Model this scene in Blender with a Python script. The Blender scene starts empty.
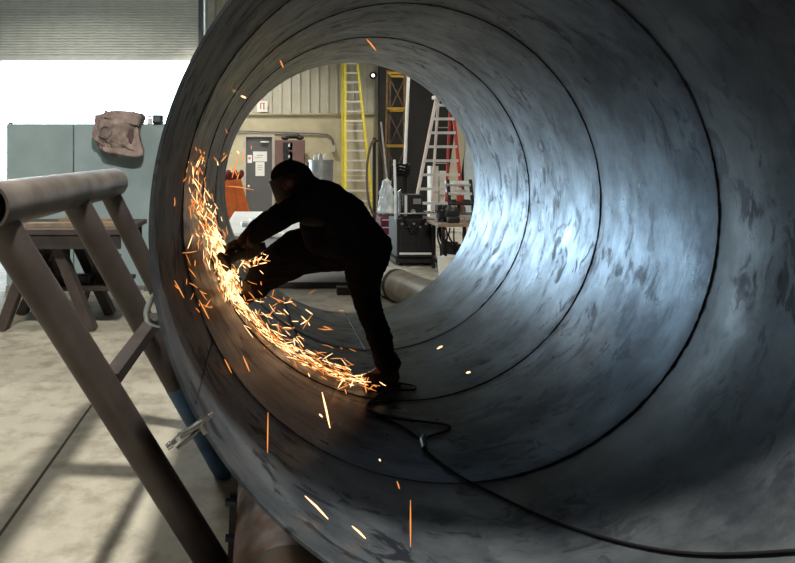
import bpy, bmesh, math, random
from mathutils import Vector, Matrix, Euler, noise as mnoise

sc = bpy.context.scene
C = sc.collection
PI = math.pi
R = math.radians

# ------------------------------------------------------------------ camera
F = 640.0                      # focal length in pixels of the 795x563 frame
U0, V0 = 262.5, 164.0          # where the straight-ahead direction falls in the frame
EYE = 1.70
cam_d = bpy.data.cameras.new('camera')
cam = bpy.data.objects.new('camera', cam_d); C.objects.link(cam)
cam.location = (0, 0, EYE); cam.rotation_euler = (PI / 2, 0, 0)
cam_d.sensor_width = 36; cam_d.lens = F / 795 * 36
cam_d.shift_x = (397.5 - U0) / 795; cam_d.shift_y = -(281.5 - V0) / 795
cam_d.clip_start = 0.05; cam_d.clip_end = 300
sc.camera = cam

# ------------------------------------------------------------------ world, lamps, exposure
SKY = 16.0
w = bpy.data.worlds.new('sky'); sc.world = w; w.use_nodes = True
bg = w.node_tree.nodes['Background']
bg.inputs[0].default_value = (0.64, 0.86, 1.0, 1); bg.inputs[1].default_value = SKY
sc.view_settings.view_transform = 'Standard'; sc.view_settings.look = 'None'
sc.view_settings.exposure = 0.0; sc.view_settings.gamma = 1.0
sc.view_settings.use_curve_mapping = False


def lamp(name, loc, power, size, color, rot=(0, 0, 0), portal=False, size_y=None, spread=180):
    d = bpy.data.lights.new(name, 'AREA'); d.energy = power; d.color = color; d.spread = R(spread)      # spread: the reflector round the lamp
    d.shape = 'RECTANGLE' if size_y else 'DISK'; d.size = size
    if size_y: d.size_y = size_y
    if portal: d.cycles.is_portal = True
    o = bpy.data.objects.new(name, d); C.objects.link(o); o.location = loc; o.rotation_euler = rot
    return o


WARM = (1.0, 0.93, 0.78)
lamp('high_bay_or_fill_lamp', (0.25, 0.95, 7.6), 1050, 0.45, (1.0, 0.94, 0.80))
for lx, ly, pw in ((-5.0, 5.5, 120), (4.4, -1.2, 130), (-5.8, 15.4, 420), (-0.8, 17.6, 300), (4.6, 16.8, 150), (5.4, 11.0, 110)):  # includes unseen fills added behind the camera and by the roller door
    lamp('high_bay_or_fill_lamp', (lx, ly, 7.8), pw, 0.6, WARM, spread=150 if lx < -5.5 else 108)
lamp('door_portal', (-5.25, 20.35, 2.6), 1, 6.5, (1, 1, 1), (-PI / 2, 0, 0), True, 5.2)


# ------------------------------------------------------------------ helpers
def P(u, v, d):
    """the place seen at pixel (u, v) at a distance d down the hall"""
    return Vector(((u - U0) / F * d, d, EYE - (v - V0) / F * d))


ORG = {}


class MB:
    """collects shapes in world coordinates and links them as ONE mesh object"""

    def __init__(self):
        self.bm = bmesh.new()

    def box(self, c, s, rot=(0, 0, 0), bev=0.0):
        r = bmesh.ops.create_cube(self.bm, size=1)
        vs = r['verts']
        M = Matrix.Translation(Vector(c)) @ Euler(rot).to_matrix().to_4x4() @ Matrix.Diagonal((s[0], s[1], s[2], 1))
        bmesh.ops.transform(self.bm, matrix=M, verts=vs)
        if bev:
            es = list({e for v in vs for e in v.link_edges})
            bmesh.ops.bevel(self.bm, geom=es, offset=bev, segments=2, affect='EDGES', profile=0.5)
        return self

    def bar(self, p0, p1, wx, wy, up=(0, 0, 1), bev=0.0):
        """a straight bar of rectangular section from p0 to p1"""
        p0, p1 = Vector(p0), Vector(p1); z = (p1 - p0); L = z.length; z.normalize()
        upv = Vector(up)
        if abs(z.dot(upv)) > 0.98: upv = Vector((0, 1, 0))
        x = upv.cross(z).normalized(); y = z.cross(x)
        M = Matrix((x, y, z)).transposed().to_4x4(); M.translation = (p0 + p1) / 2
        r = bmesh.ops.create_cube(self.bm, size=1)
        bmesh.ops.transform(self.bm, matrix=M @ Matrix.Diagonal((wx, wy, L, 1)), verts=r['verts'])
        if bev:
            es = list({e for v in r['verts'] for e in v.link_edges})
            bmesh.ops.bevel(self.bm, geom=es, offset=bev, segments=2, affect='EDGES', profile=0.5)
        return self

    def cyl(self, p0, p1, r0, r1=None, seg=24, caps=True):
        p0, p1 = Vector(p0), Vector(p1); r1 = r0 if r1 is None else r1
        z = (p1 - p0); L = z.length
        M = Matrix.Translation((p0 + p1) / 2) @ z.to_track_quat('Z', 'Y').to_matrix().to_4x4()
        bmesh.ops.create_cone(self.bm, cap_ends=caps, segments=seg, radius1=r0, radius2=r1, depth=L, matrix=M)
        return self

    def ball(self, c, r, s=(1, 1, 1), rot=(0, 0, 0), seg=16):
        M = Matrix.Translation(Vector(c)) @ Euler(rot).to_matrix().to_4x4() @ Matrix.Diagonal((s[0], s[1], s[2], 1))
        bmesh.ops.create_uvsphere(self.bm, u_segments=seg, v_segments=max(6, seg // 2), radius=r, matrix=M)
        return self

    def pipe(self, p0, p1, ro, ri, seg=32):
        """an open-ended hollow tube"""
        p0, p1 = Vector(p0), Vector(p1); z = (p1 - p0).normalized()
        q = z.to_track_quat('Z', 'Y').to_matrix()
        rings = []
        for p, r in ((p0, ro), (p1, ro), (p1, ri), (p0, ri)):
            rings.append([self.bm.verts.new(p + q @ Vector((r * math.cos(2 * PI * k / seg), r * math.sin(2 * PI * k / seg), 0))) for k in range(seg)])
        for a in range(4):
            A, B = rings[a], rings[(a + 1) % 4]
            for k in range(seg):
                self.bm.faces.new((A[k], A[(k + 1) % seg], B[(k + 1) % seg], B[k]))
        return self

    def tube(self, pts, r, seg=10, closed=False, smooth=0):
        pts = [Vector(p) for p in pts]
        for _ in range(smooth):                                   # Chaikin corner cutting
            q = [] if closed else [pts[0]]
            n = len(pts)
            for i in range(n if closed else n - 1):
                a, b = pts[i], pts[(i + 1) % n]
                q += [a * .75 + b * .25, a * .25 + b * .75]
            if not closed: q.append(pts[-1])
            pts = q
        n = len(pts); rings = []; nrm = None
        for i, p in enumerate(pts):
            a = pts[i - 1] if (i or closed) else p
            b = pts[(i + 1) % n] if (i < n - 1 or closed) else p
            t = (b - a).normalized()
            if nrm is None:
                nrm = t.orthogonal().normalized()
            nrm = (nrm - t * nrm.dot(t)).normalized(); bn = t.cross(nrm)
            rr = r[i * (len(r) - 1) // max(1, n - 1)] if isinstance(r, (list, tuple)) else r
            rings.append([self.bm.verts.new(p + (nrm * math.cos(2 * PI * k / seg) + bn * math.sin(2 * PI * k / seg)) * rr) for k in range(seg)])
        for i in range(n if closed else n - 1):
            A, B = rings[i], rings[(i + 1) % n]
            for k in range(seg):
                self.bm.faces.new((A[k], A[(k + 1) % seg], B[(k + 1) % seg], B[k]))
        if not closed:
            self.bm.faces.new(rings[0][::-1]); self.bm.faces.new(rings[-1])
        return self

    def quad(self, a, b, c, d):
        self.bm.faces.new([self.bm.verts.new(Vector(p)) for p in (a, b, c, d)])
        return self

    def prism(self, pts, off):
        """a flat outline given real thickness along off"""
        off = Vector(off)
        A = [self.bm.verts.new(Vector(p)) for p in pts]; B = [self.bm.verts.new(Vector(p) + off) for p in pts]
        n = len(pts)
        self.bm.faces.new(A); self.bm.faces.new(B[::-1])
        for k in range(n):
            self.bm.faces.new((A[k], B[k], B[(k + 1) % n], A[(k + 1) % n]))
        return self

    def build(self, name, mat, parent=None, smooth=False, kind=None):
        bm = self.bm
        bmesh.ops.recalc_face_normals(bm, faces=bm.faces[:])
        me = bpy.data.meshes.new(name)
        if parent is not None:
            o0 = ORG[parent.name]
        else:
            xs = [v.co for v in bm.verts]
            o0 = Vector(((min(c.x for c in xs) + max(c.x for c in xs)) / 2, (min(c.y for c in xs) + max(c.y for c in xs)) / 2, min(c.z for c in xs)))
        bmesh.ops.translate(bm, vec=-o0, verts=bm.verts[:])
        bm.to_mesh(me); bm.free()
        if smooth:
            for p in me.polygons: p.use_smooth = True
            try: me.set_sharp_from_angle(angle=R(38))
            except Exception: pass
        me.materials.append(mat)
        o = bpy.data.objects.new(name, me); C.objects.link(o)
        if parent is not None:
            o.parent = parent; ORG[o.name] = o0
        else:
            o.location = o0; ORG[o.name] = o0
        if kind: o['kind'] = kind
        return o


def tag(o, label, cat, group=None, kind=None):
    o['label'] = label; o['category'] = cat
    if group: o['group'] = group
    if kind: o['kind'] = kind
    return o


def thing(name, loc, label, cat, group=None):
    o = bpy.data.objects.new(name, None); C.objects.link(o); o.location = loc
    o.empty_display_size = .1
    ORG[o.name] = Vector(loc)
    return tag(o, label, cat, group)


# ------------------------------------------------------------------ materials
def new_mat(name):
    m = bpy.data.materials.new(name); m.use_nodes = True
    return m, m.node_tree.nodes, m.node_tree.links, m.node_tree.nodes['Principled BSDF']


def mat(name, col, rough=.6, metal=0.0, vary=.18, scale=6.0, bump=0.0, second=None, emit=0, spec=.5):
    """a worn procedural surface: col mottled by noise towards second"""
    m, N, L, b = new_mat(name)
    tc = N.new('ShaderNodeTexCoord')
    nz = N.new('ShaderNodeTexNoise'); nz.inputs['Scale'].default_value = scale; nz.inputs['Detail'].default_value = 6
    L.new(tc.outputs['Object'], nz.inputs['Vector'])
    rp = N.new('ShaderNodeValToRGB')
    rp.color_ramp.elements[0].position = .35; rp.color_ramp.elements[1].position = .68
    s = second or tuple(c * (1 - vary) for c in col)
    rp.color_ramp.elements[0].color = (*s, 1); rp.color_ramp.elements[1].color = (*col, 1)
    L.new(nz.outputs['Fac'], rp.inputs['Fac']); L.new(rp.outputs['Color'], b.inputs['Base Color'])
    b.inputs['Roughness'].default_value = rough; b.inputs['Metallic'].default_value = metal
    b.inputs['Specular IOR Level'].default_value = spec
    if bump:
        bp = N.new('ShaderNodeBump'); bp.inputs['Strength'].default_value = bump; bp.inputs['Distance'].default_value = .02
        L.new(nz.outputs['Fac'], bp.inputs['Height']); L.new(bp.outputs['Normal'], b.inputs['Normal'])
    if emit:
        b.inputs['Emission Color'].default_value = (*col, 1); b.inputs['Emission Strength'].default_value = emit
    return m


def math_node(N, L, op, a, b=None):
    n = N.new('ShaderNodeMath'); n.operation = op
    for i, x in enumerate((a, b)):
        if x is None: continue
        if isinstance(x, (int, float)): n.inputs[i].default_value = x
        else: L.new(x, n.inputs[i])
    return n.outputs[0]


PX, PZ, PR = 0.70 * 1.2, EYE - 0.19 * 1.2, 1.2     # axis and inner radius of the big pipe
Y_NEAR, Y_FAR = 768 / 366.0, 768 / 125.0
SEAMS = (768 / 268.5, 768 / 199.0, 768 / 157.0)    # where the courses are welded together


def pipe_steel():
    """dark rolled plate: cylindrical coordinates, mill-scale blotches, scratches, heat-blued bands by the welds"""
    m, N, L, b = new_mat('rolled_steel_plate')
    tc = N.new('ShaderNodeTexCoord'); sx = N.new('ShaderNodeSeparateXYZ'); L.new(tc.outputs['Object'], sx.inputs[0])
    ang = math_node(N, L, 'ARCTAN2', sx.outputs['X'], sx.outputs['Z'])
    arc = math_node(N, L, 'MULTIPLY', ang, 1.2)

    def coords(ka, ky):
        c = N.new('ShaderNodeCombineXYZ')
        L.new(math_node(N, L, 'MULTIPLY', arc, ka), c.inputs[0]); L.new(math_node(N, L, 'MULTIPLY', sx.outputs['Y'], ky), c.inputs[1])
        return c.outputs[0]

    def nz(vec, scale, det=6, rough=.6, dist=0):
        n = N.new('ShaderNodeTexNoise'); n.inputs['Scale'].default_value = scale; n.inputs['Detail'].default_value = det
        n.inputs['Roughness'].default_value = rough; n.inputs['Distortion'].default_value = dist
        L.new(vec, n.inputs['Vector']); return n.outputs['Fac']

    def ramp(f, p0, c0, p1, c1):
        r = N.new('ShaderNodeValToRGB'); e = r.color_ramp.elements
        e[0].position = p0; e[0].color = (*c0, 1); e[1].position = p1; e[1].color = (*c1, 1)
        L.new(f, r.inputs[0]); return r.outputs['Color']

    def mix(f, a, c, mode='MIX'):
        n = N.new('ShaderNodeMix'); n.data_type = 'RGBA'; n.blend_type = mode
        if isinstance(f, (int, float)): n.inputs[0].default_value = f
        else: L.new(f, n.inputs[0])
        for s, x in ((6, a), (7, c)):
            if isinstance(x, tuple): n.inputs[s].default_value = (*x, 1)
            else: L.new(x, n.inputs[s])
        return n.outputs[2]

    base = ramp(nz(coords(1.3, 1.6), 1.7, 9, .66), .34, (.036, .048, .068), .68, (.185, .225, .275))
    # fine streaks along the rolling direction
    st = ramp(nz(coords(1.2, 6.0), 4.0, 8, .75), .32, (.50, .50, .52), .70, (1.0, 1.0, 1.0))
    col = mix(.38, base, st, 'MULTIPLY')
    # dark elongated scale blotches
    bl = ramp(nz(coords(1.5, 3.2), 2.9, 9, .68, 1.0), .53, (0, 0, 0), .60, (1, 1, 1))
    patch = ramp(nz(coords(.7, .8), 1.1, 3), .36, (0, 0, 0), .55, (1, 1, 1))
    blf = math_node(N, L, 'MULTIPLY', math_node(N, L, 'MULTIPLY', bl, patch), .88)
    col = mix(blf, col, (.016, .020, .034))
    # nearest course tinted darker: shade put into the colour to dull a reflection
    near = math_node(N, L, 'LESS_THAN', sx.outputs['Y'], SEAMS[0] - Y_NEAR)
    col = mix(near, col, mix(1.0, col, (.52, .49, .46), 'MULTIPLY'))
    # heat-darkened band either side of each weld
    band = None
    for ys in SEAMS:
        dy = math_node(N, L, 'ABSOLUTE', math_node(N, L, 'SUBTRACT', sx.outputs['Y'], ys - Y_NEAR))
        f = math_node(N, L, 'SUBTRACT', 1.0, math_node(N, L, 'DIVIDE', dy, .085))
        f = math_node(N, L, 'MAXIMUM', f, 0.0)
        band = f if band is None else math_node(N, L, 'MAXIMUM', band, f)
    bn = math_node(N, L, 'MULTIPLY', band, nz(coords(2.5, 2.5), 2.4, 6))
    col = mix(math_node(N, L, 'MINIMUM', math_node(N, L, 'MULTIPLY', bn, 1.25), .85), col, (.018, .020, .032))
    L.new(col, b.inputs['Base Color'])
    b.inputs['Specular IOR Level'].default_value = .18
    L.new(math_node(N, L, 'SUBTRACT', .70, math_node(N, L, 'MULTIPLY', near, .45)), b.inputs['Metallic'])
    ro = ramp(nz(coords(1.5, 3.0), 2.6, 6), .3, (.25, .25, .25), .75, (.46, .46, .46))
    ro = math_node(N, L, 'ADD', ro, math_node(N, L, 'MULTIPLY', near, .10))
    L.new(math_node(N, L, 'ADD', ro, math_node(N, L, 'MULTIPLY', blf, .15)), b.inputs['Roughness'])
    bp = N.new('ShaderNodeBump'); bp.inputs['Strength'].default_value = .06; bp.inputs['Distance'].default_value = .02
    L.new(nz(coords(1.6, 3.0), 4.0, 6), bp.inputs['Height']); L.new(bp.outputs['Normal'], b.inputs['Normal'])
    return m


def concrete():
    m, N, L, b = new_mat('worn_concrete')
    tc = N.new('ShaderNodeTexCoord')

    def nz(scale, det, vec=None):
        n = N.new('ShaderNodeTexNoise'); n.inputs['Scale'].default_value = scale; n.inputs['Detail'].default_value = det
        n.inputs['Roughness'].default_value = .65
        L.new(tc.outputs['Object'], n.inputs['Vector']); return n.outputs['Fac']
    r1 = N.new('ShaderNodeValToRGB'); e = r1.color_ramp.elements
    e[0].position = .30; e[0].color = (.26, .245, .21, 1); e[1].position = .66; e[1].color = (.42, .40, .345, 1)
    L.new(nz(.9, 9), r1.inputs[0])
    r2 = N.new('ShaderNodeValToRGB'); e = r2.color_ramp.elements
    e[0].position = .36; e[0].color = (.50, .48, .45, 1); e[1].position = .54; e[1].color = (1, 1, 1, 1)
    L.new(nz(4.5, 8), r2.inputs[0])
    mx = N.new('ShaderNodeMix'); mx.data_type = 'RGBA'; mx.blend_type = 'MULTIPLY'; mx.inputs[0].default_value = .75
    L.new(r1.outputs[0], mx.inputs[6]); L.new(r2.outputs[0], mx.inputs[7])
    L.new(mx.outputs[2], b.inputs['Base Color'])
    b.inputs['Roughness'].default_value = .62
    bp = N.new('ShaderNodeBump'); bp.inputs['Strength'].default_value = .15; bp.inputs['Distance'].default_value = .01
    L.new(nz(25, 6), bp.inputs['Height']); L.new(bp.outputs['Normal'], b.inputs['Normal'])
    return m


M = {
    'pipe': pipe_steel(), 'concrete': concrete(),
    'weld': mat('weld_bead', (.035, .035, .042), .55, .6, .5, 40, .5),
    'cut_edge': mat('ground_plate_edge', (.22, .23, .23), .55, .5, .3, 12),
    'siding': mat('cream_metal_siding', (.50, .49, .42), .55, .0, .12, 3),
    'block': mat('cream_block_wall', (.50, .46, .33), .8, 0, .16, 2.5, .1),
    'dark_wall': mat('dark_painted_wall', (.028, .026, .027), .8, 0, .3, 3),
    'ceiling': mat('ceiling_metal', (.30, .30, .29), .8, 0, .15, 2),
    'sidewall': mat('hall_side_wall', (.12, .118, .11), .8, 0, .15, 2),
    'shutter': mat('roller_shutter_slats', (.74, .77, .75), .6, .0, .12, 3),
    'jamb': mat('grey_door_frame', (.13, .13, .15), .6, .2),
    'jamb_light': mat('pale_door_frame', (.46, .44, .40), .6, 0),
    'door': mat('dark_grey_door_paint', (.105, .105, .115), .55, 0, .15, 2),
    'paper': mat('white_paper', (.80, .81, .80), .8, 0, .05, 6),
    'ink': mat('grey_print', (.32, .31, .33), .8),
    'red_ink': mat('faded_red_print', (.55, .22, .16), .8),
    'maroon': mat('maroon_cabinet_paint', (.16, .092, .088), .55, 0, .2, 3),
    'maroon_gloss': mat('maroon_gloss_paint', (.17, .035, .06), .25, 0, .25, 4),
    'black': mat('black_plastic', (.016, .016, .018), .45, 0, .3, 8),
    'black_metal': mat('black_painted_metal', (.024, .023, .027), .38, .3, .3, 6),
    'rubber': mat('black_rubber', (.007, .007, .008), .8, 0, .3, 10, 0, None, 0, .2),
    'galv': mat('galvanised_steel', (.50, .53, .55), .42, .75, .3, 9),
    'chrome': mat('bright_steel', (.50, .52, .54), .25, .95, .3, 20),
    'tool_steel': mat('worn_tool_steel', (.20, .205, .21), .32, .9, .4, 30),
    'yellow': mat('yellow_fibreglass', (.72, .60, .035), .5, 0, .12, 5),
    'amber': mat('amber_paint', (.50, .30, .03), .55, 0, .3, 5),
    'amber_dim': mat('worn_amber_paint', (.20, .115, .03), .6, 0, .5, 5),
    'brown_steel': mat('rusty_brown_steel', (.13, .085, .06), .7, .3, .4, 8),
    'alu': mat('aluminium', (.70, .70, .70), .45, .3, .15, 8),
    'red': mat('red_fibreglass', (.50, .045, .035), .5, 0, .2, 5),
    'rail_glare': mat('rail_glare_tint', (.78, .68, .66), .45, 0, .1, 5),  # glare on the red ladder's left rails, painted into their colour
    'white': mat('white_paint', (.78, .79, .78), .45, 0, .1, 5),
    'card': mat('white_carton', (.72, .72, .70), .75, 0, .1, 5),
    'beige': mat('beige_board', (.55, .49, .37), .65, 0, .15, 4),
    'pale_blue': mat('pale_blue_sheet', (.58, .68, .74), .5, 0, .15, 4),
    'clear_wrap': mat('cloudy_plastic_wrap', (.72, .80, .88), .25, 0, .25, 7, .5),
    'tan_top': mat('tan_table_top', (.36, .27, .20), .5, .2, .25, 6),
    'orange': mat('orange_barrier_plastic', (.86, .20, .03), .5, 0, .25, 6),
    'dark_red': mat('dark_red_cloth', (.22, .03, .035), .8, 0, .3, 9),
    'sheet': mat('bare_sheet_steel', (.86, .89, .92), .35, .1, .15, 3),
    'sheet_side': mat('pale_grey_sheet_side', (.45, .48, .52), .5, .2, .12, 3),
    'teal_panel': mat('pale_teal_panel', (.35, .46, .51), .6, .1, .18, 2.2),
    'panel_edge': mat('panel_seam', (.10, .13, .14), .7),
    'jacket_brown': mat('dusty_brown_leather', (.44, .345, .325), .85, 0, .5, 9, .6),
    'jacket_dark': mat('grey_brown_leather', (.27, .23, .23), .85, 0, .4, 12, .5),
    'pipe_grey': mat('grey_steel_tube', (.25, .225, .21), .45, .5, .35, 5, .12, (.12, .10, .095)),
    'pipe_brown': mat('mill_scale_tube', (.078, .066, .064), .5, .5, .4, 6, .12, (.055, .043, .043)),
    'blue': mat('blue_painted_tube', (.05, .13, .27), .5, .2, .4, 9, .1),
    'trestle': mat('brown_primer_steel', (.092, .072, .070), .65, .3, .4, 6),
    'trestle_dark': mat('dark_trestle_steel', (.055, .045, .046), .7, .3, .4, 6),
    'wood': mat('weathered_plank', (.30, .23, .16), .8, 0, .35, 8),
    'roller': mat('rusty_pink_roller', (.45, .37, .34), .6, .1, .5, 7, .3, (.20, .085, .05)),
    'roller_tyre': mat('rusty_roller_ring', (.33, .20, .15), .6, .2, .5, 5, .25, (.17, .15, .11)),
    'plate_dark': mat('dark_cradle_plate', (.05, .045, .048), .6, .4, .4, 9),
    'navy': mat('dark_navy_bolt', (.03, .035, .08), .5, .3),
    'zinc': mat('zinc_rod', (.55, .60, .62), .35, .7, .25, 14),
    'cloth': mat('dark_navy_work_cloth', (.0095, .0095, .014), .92, 0, .35, 14, .25, None, 0, .15),
    'trouser': mat('black_work_trousers', (.0105, .0095, .0115), .92, 0, .4, 12, .25, None, 0, .15),
    'leather': mat('dark_leather', (.045, .024, .017), .7, 0, .4, 20, .2),
    'skin': mat('skin', (.33, .19, .13), .55, 0, .12, 20),
    'eye': mat('eye', (.5, .48, .45), .3),
    'hood': mat('black_hood_cloth', (.012, .012, .017), .75, 0, .3, 18, .2, None, 0, .3),
    'visor': mat('dark_visor', (.012, .012, .016), .45, 0, .2, 5),
    'ear_red': mat('dull_red_plastic', (.11, .028, .026), .5, 0, .2, 9),
    'shirt': mat('brown_shirt', (.045, .030, .024), .9, 0, .3, 14),
    'disc': mat('grinding_disc', (.10, .06, .05), .85, 0, .3, 30),
    'outside': mat('outside_pavement', (.52, .52, .50), .9, 0, .1, .5),
    'lamp_white': mat('lamp_glass', (1.0, .97, .88), .4, 0, .02, 3, 0, None, 2),
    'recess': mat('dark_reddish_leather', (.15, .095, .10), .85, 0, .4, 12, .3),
    'stub': mat('grey_stub_steel', (.36, .35, .33), .5, .3, .3, 5, .1, (.24, .19, .14)),
    'joint': mat('joint_filler', (.055, .05, .042), .9),
}


def spark_mat(name, col, s):
    m, N, L, b = new_mat(name)
    N.remove(b); e = N.new('ShaderNodeEmission'); e.inputs[0].default_value = (*col, 1); e.inputs[1].default_value = s
    L.new(e.outputs[0], N['Material Output'].inputs[0]); return m


M['spark'] = spark_mat('incandescent_spark', (1.0, .33, .075), 1.15)
M['spark_hot'] = spark_mat('incandescent_spark_hot', (1.0, .58, .27), 2.9)

# ------------------------------------------------------------------ the hall
XL, XR, YB, YR, ZC = -9.6, 11.0, 20.5, -7.0, 9.0
MB().box(((XL + XR) / 2, (YB + YR) / 2, -.1), (XR - XL, YB - YR, .2)).build('floor', M['concrete'], None, False, 'structure')
MB().box((0, 50, -.12), (90, 59, .2)).build('ground_outside', M['outside'], None, False, 'structure')
for i, x in enumerate((-1.205, -5.2, 3.6)):
    MB().box((x, (YB + YR) / 2, .0005), (.016, YB - YR - .2, .003)).build('trim_%d' % (i + 1), M['joint'], None, False, 'structure')
MB().box((XL - .1, (YB + YR) / 2, ZC / 2), (.2, YB - YR, ZC)).build('wall_left', M['sidewall'], None, False, 'structure')
MB().box((XR + .1, (YB + YR) / 2, ZC / 2), (.2, YB - YR, ZC)).build('wall_right', M['sidewall'], None, False, 'structure')
MB().box(((XL + XR) / 2, YR - .1, ZC / 2), (XR - XL, .2, ZC)).build('wall_front', M['sidewall'], None, False, 'structure')
MB().box(((XL + XR) / 2, (YB + YR) / 2, ZC + .1), (XR - XL + .4, YB - YR + .4, .2)).build('ceiling', M['ceiling'], None, False, 'structure')

DX0, DX1 = -8.38, -1.98              # the roller-door opening
wx1 = P(379, 0, YB).x                # where the pale wall ends
LEDGE = P(0, 114, YB).z
wb = MB()
wb.box(((XL + DX0) / 2, YB + .1, ZC / 2), (DX0 - XL, .2, ZC))
wb.box(((DX0 + DX1) / 2, YB + .1, 8.2), (DX1 - DX0, .2, 1.6))
wb.box(((DX1 + wx1) / 2, YB + .1, LEDGE / 2), (wx1 - DX1, .2, LEDGE))
wall_back = wb.build('wall_back', M['block'], None, False, 'structure')
sb = MB()
x = DX1 + .12
pts = [Vector((DX1, YB, 0))]
while x < wx1 - .1:                  # ribbed sheet: flat, then a narrow rib
    pts += [Vector((x, YB, 0)), Vector((x + .02, YB - .05, 0)), Vector((x + .07, YB - .05, 0)), Vector((x + .09, YB, 0))]
    x += .30
pts += [Vector((wx1, YB, 0)), Vector((wx1, YB + .2, 0)), Vector((DX1, YB + .2, 0))]
sb.prism([p + Vector((0, 0, LEDGE)) for p in pts], (0, 0, ZC - LEDGE))
sb.build('siding', M['siding'], wall_back)
MB().box(((DX1 + wx1) / 2, YB - .03, LEDGE), (wx1 - DX1, .09, .05)).build('ledge', M['block'], wall_back)
MB().box(((wx1 + XR) / 2, YB + .1, ZC / 2), (XR - wx1, .2, ZC)).build('wall_alcove', M['dark_wall'], None, False, 'structure')
MB().box((P(382, 0, 20.2).x, 20.2, ZC / 2), (.20, .24, ZC)).build('column', M['dark_wall'], None, False, 'structure')

# roller door, half raised
ZD = P(0, 57.5, 20.3).z
rd = MB(); n = int((8.2 - ZD) / .085)
prof = []
for k in range(n + 1):
    z = ZD + .085 * k
    prof += [Vector((DX0, 20.33, z)), Vector((DX0, 20.29, z + .015)), Vector((DX0, 20.285, z + .042)), Vector((DX0, 20.29, z + .07))]
prof += [Vector((DX0, 20.37, ZD + .085 * (n + 1))), Vector((DX0, 20.37, ZD))]
rd.prism(prof, (DX1 - DX0, 0, 0))
door1 = rd.build('door_1', M['shutter'], None, False, 'structure')
MB().box(((DX0 + DX1) / 2, 20.31, ZD - .05), (DX1 - DX0, .10, .12), (0, 0, 0), .01).build('bottom_bar', M['shutter'], door1)
MB().box((DX1 + .03, 20.28, 4.4), (.14, .24, 8.8)).build('guide_rail', M['jamb'], door1)
MB().box((DX0 - .03, 20.28, 4.4), (.14, .24, 8.8)).build('guide_rail', M['jamb'], door1)
MB().box((P(212, 0, 20.3).x, 20.3, ZC / 2), (.20, .22, ZC)).build('column_pale', M['jamb_light'], None, False, 'structure')

# personnel door in the pale wall
dx0, dx1, dzt = P(246, 0, 20.4).x, P(272, 0, 20.4).x, P(0, 137, 20.4).z
d2 = MB().box(((dx0 + dx1) / 2, 20.44, dzt / 2), (dx1 - dx0, .10, dzt)).build('door_2', M['door'], None, False, 'structure')
fr = MB()
for xx in (dx0 - .04, dx1 + .045): fr.box((xx, 20.42, dzt / 2), (.08, .18, dzt))
fr.box(((dx0 + dx1) / 2, 20.42, dzt + .04), (dx1 - dx0 + .17, .18, .08))
fr.build('door_frame', M['jamb_light'], d2)
MB().box((dx1 - .24, 20.35, dzt - .16), (.26, .08, .05), (0, 0, 0), .01).build('door_closer', M['alu'], d2)
MB().cyl((dx0 + .09, 20.39, 1.0), (dx0 + .09, 20.30, 1.0), .02, .02, 12).ball((dx0 + .09, 20.29, 1.0), .04).build('door_handle', M['alu'], d2)


def notice(u0, v0, u1, v1, d, label, cat, marks, mk='ink', group=None):
    a, b2 = P(u0, v0, d), P(u1, v1, d)
    t = MB().box(((a.x + b2.x) / 2, d, (a.z + b2.z) / 2), (b2.x - a.x, .012, a.z - b2.z)).build('notice', M['paper'], None)
    tag(t, label, cat, group)
    mm = MB()
    for (fx, fz, fw, fh) in marks:
        mm.box((a.x + (b2.x - a.x) * fx, d - .008, b2.z + (a.z - b2.z) * fz), ((b2.x - a.x) * fw, .004, (a.z - b2.z) * fh))
    mm.build('print', M[mk], t)
    return t


notice(253, 151.5, 267, 161.5, 20.375, 'upper wide white paper notice on the dark grey door', 'notice', ((.5, .62, .45, .07), (.4, .42, .5, .05)), 'ink', 'papers on the grey door')
notice(255.5, 162, 264.5, 176, 20.375, 'lower narrow white paper sheet on the dark grey door', 'notice', ((.5, .75, .5, .04), (.5, .6, .6, .03), (.5, .45, .5, .03)), 'ink', 'papers on the grey door')
notice(247.5, 155, 252.0, 163, 20.375, 'small white and red sticker left of the papers on the door', 'sticker', ((.45, .6, .5, .3),), 'red_ink')
notice(257, 101, 267.5, 112, 20.40, 'white sign with faded red marks on the ribbed wall', 'sign', ((.35, .5, .12, .5), (.65, .5, .14, .55), (.5, .8, .5, .08)), 'red_ink')

# ------------------------------------------------------------------ the great pipe
pipe = thing('steel_pipe', (PX, Y_NEAR, PZ - PR - .02), 'huge dark rolled steel pipe lying open ended on a rusty roller', 'pipe')
ORG[pipe.name] = Vector((PX, Y_NEAR, PZ)); pipe.location = (PX, Y_NEAR, PZ)
TH = .014
ys = [Y_NEAR, *SEAMS, Y_FAR]


NEAR_SLANT = 768 / 366.0 - 768 / 440.0       # the near cut is a little out of square


def ring_shell(y0, y1, bev=.003, slant=0.0):
    b = MB(); seg = 160; rings = []
    prof = [(y0 + bev, PR), (y1 - bev, PR), (y1, PR + bev), (y1, PR + TH), (y0, PR + TH), (y0, PR + bev)]
    n = max(2, int((y1 - y0) / .2))
    inner = [(y0 + bev + (y1 - y0 - 2 * bev) * i / n, PR) for i in range(n + 1)]
    prof = inner + prof[2:]
    for (y, r) in prof:
        f = slant * (y1 - y) / (y1 - y0)
        rings.append([b.bm.verts.new((PX + r * math.cos(2 * PI * k / seg), y - f * .5 * (1 + math.cos(2 * PI * k / seg)), PZ + r * math.sin(2 * PI * k / seg))) for k in range(seg)])
    for i in range(len(rings)):
        A, B = rings[i], rings[(i + 1) % len(rings)]
        for k in range(seg): b.bm.faces.new((A[k], A[(k + 1) % seg], B[(k + 1) % seg], B[k]))
    return b


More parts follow.
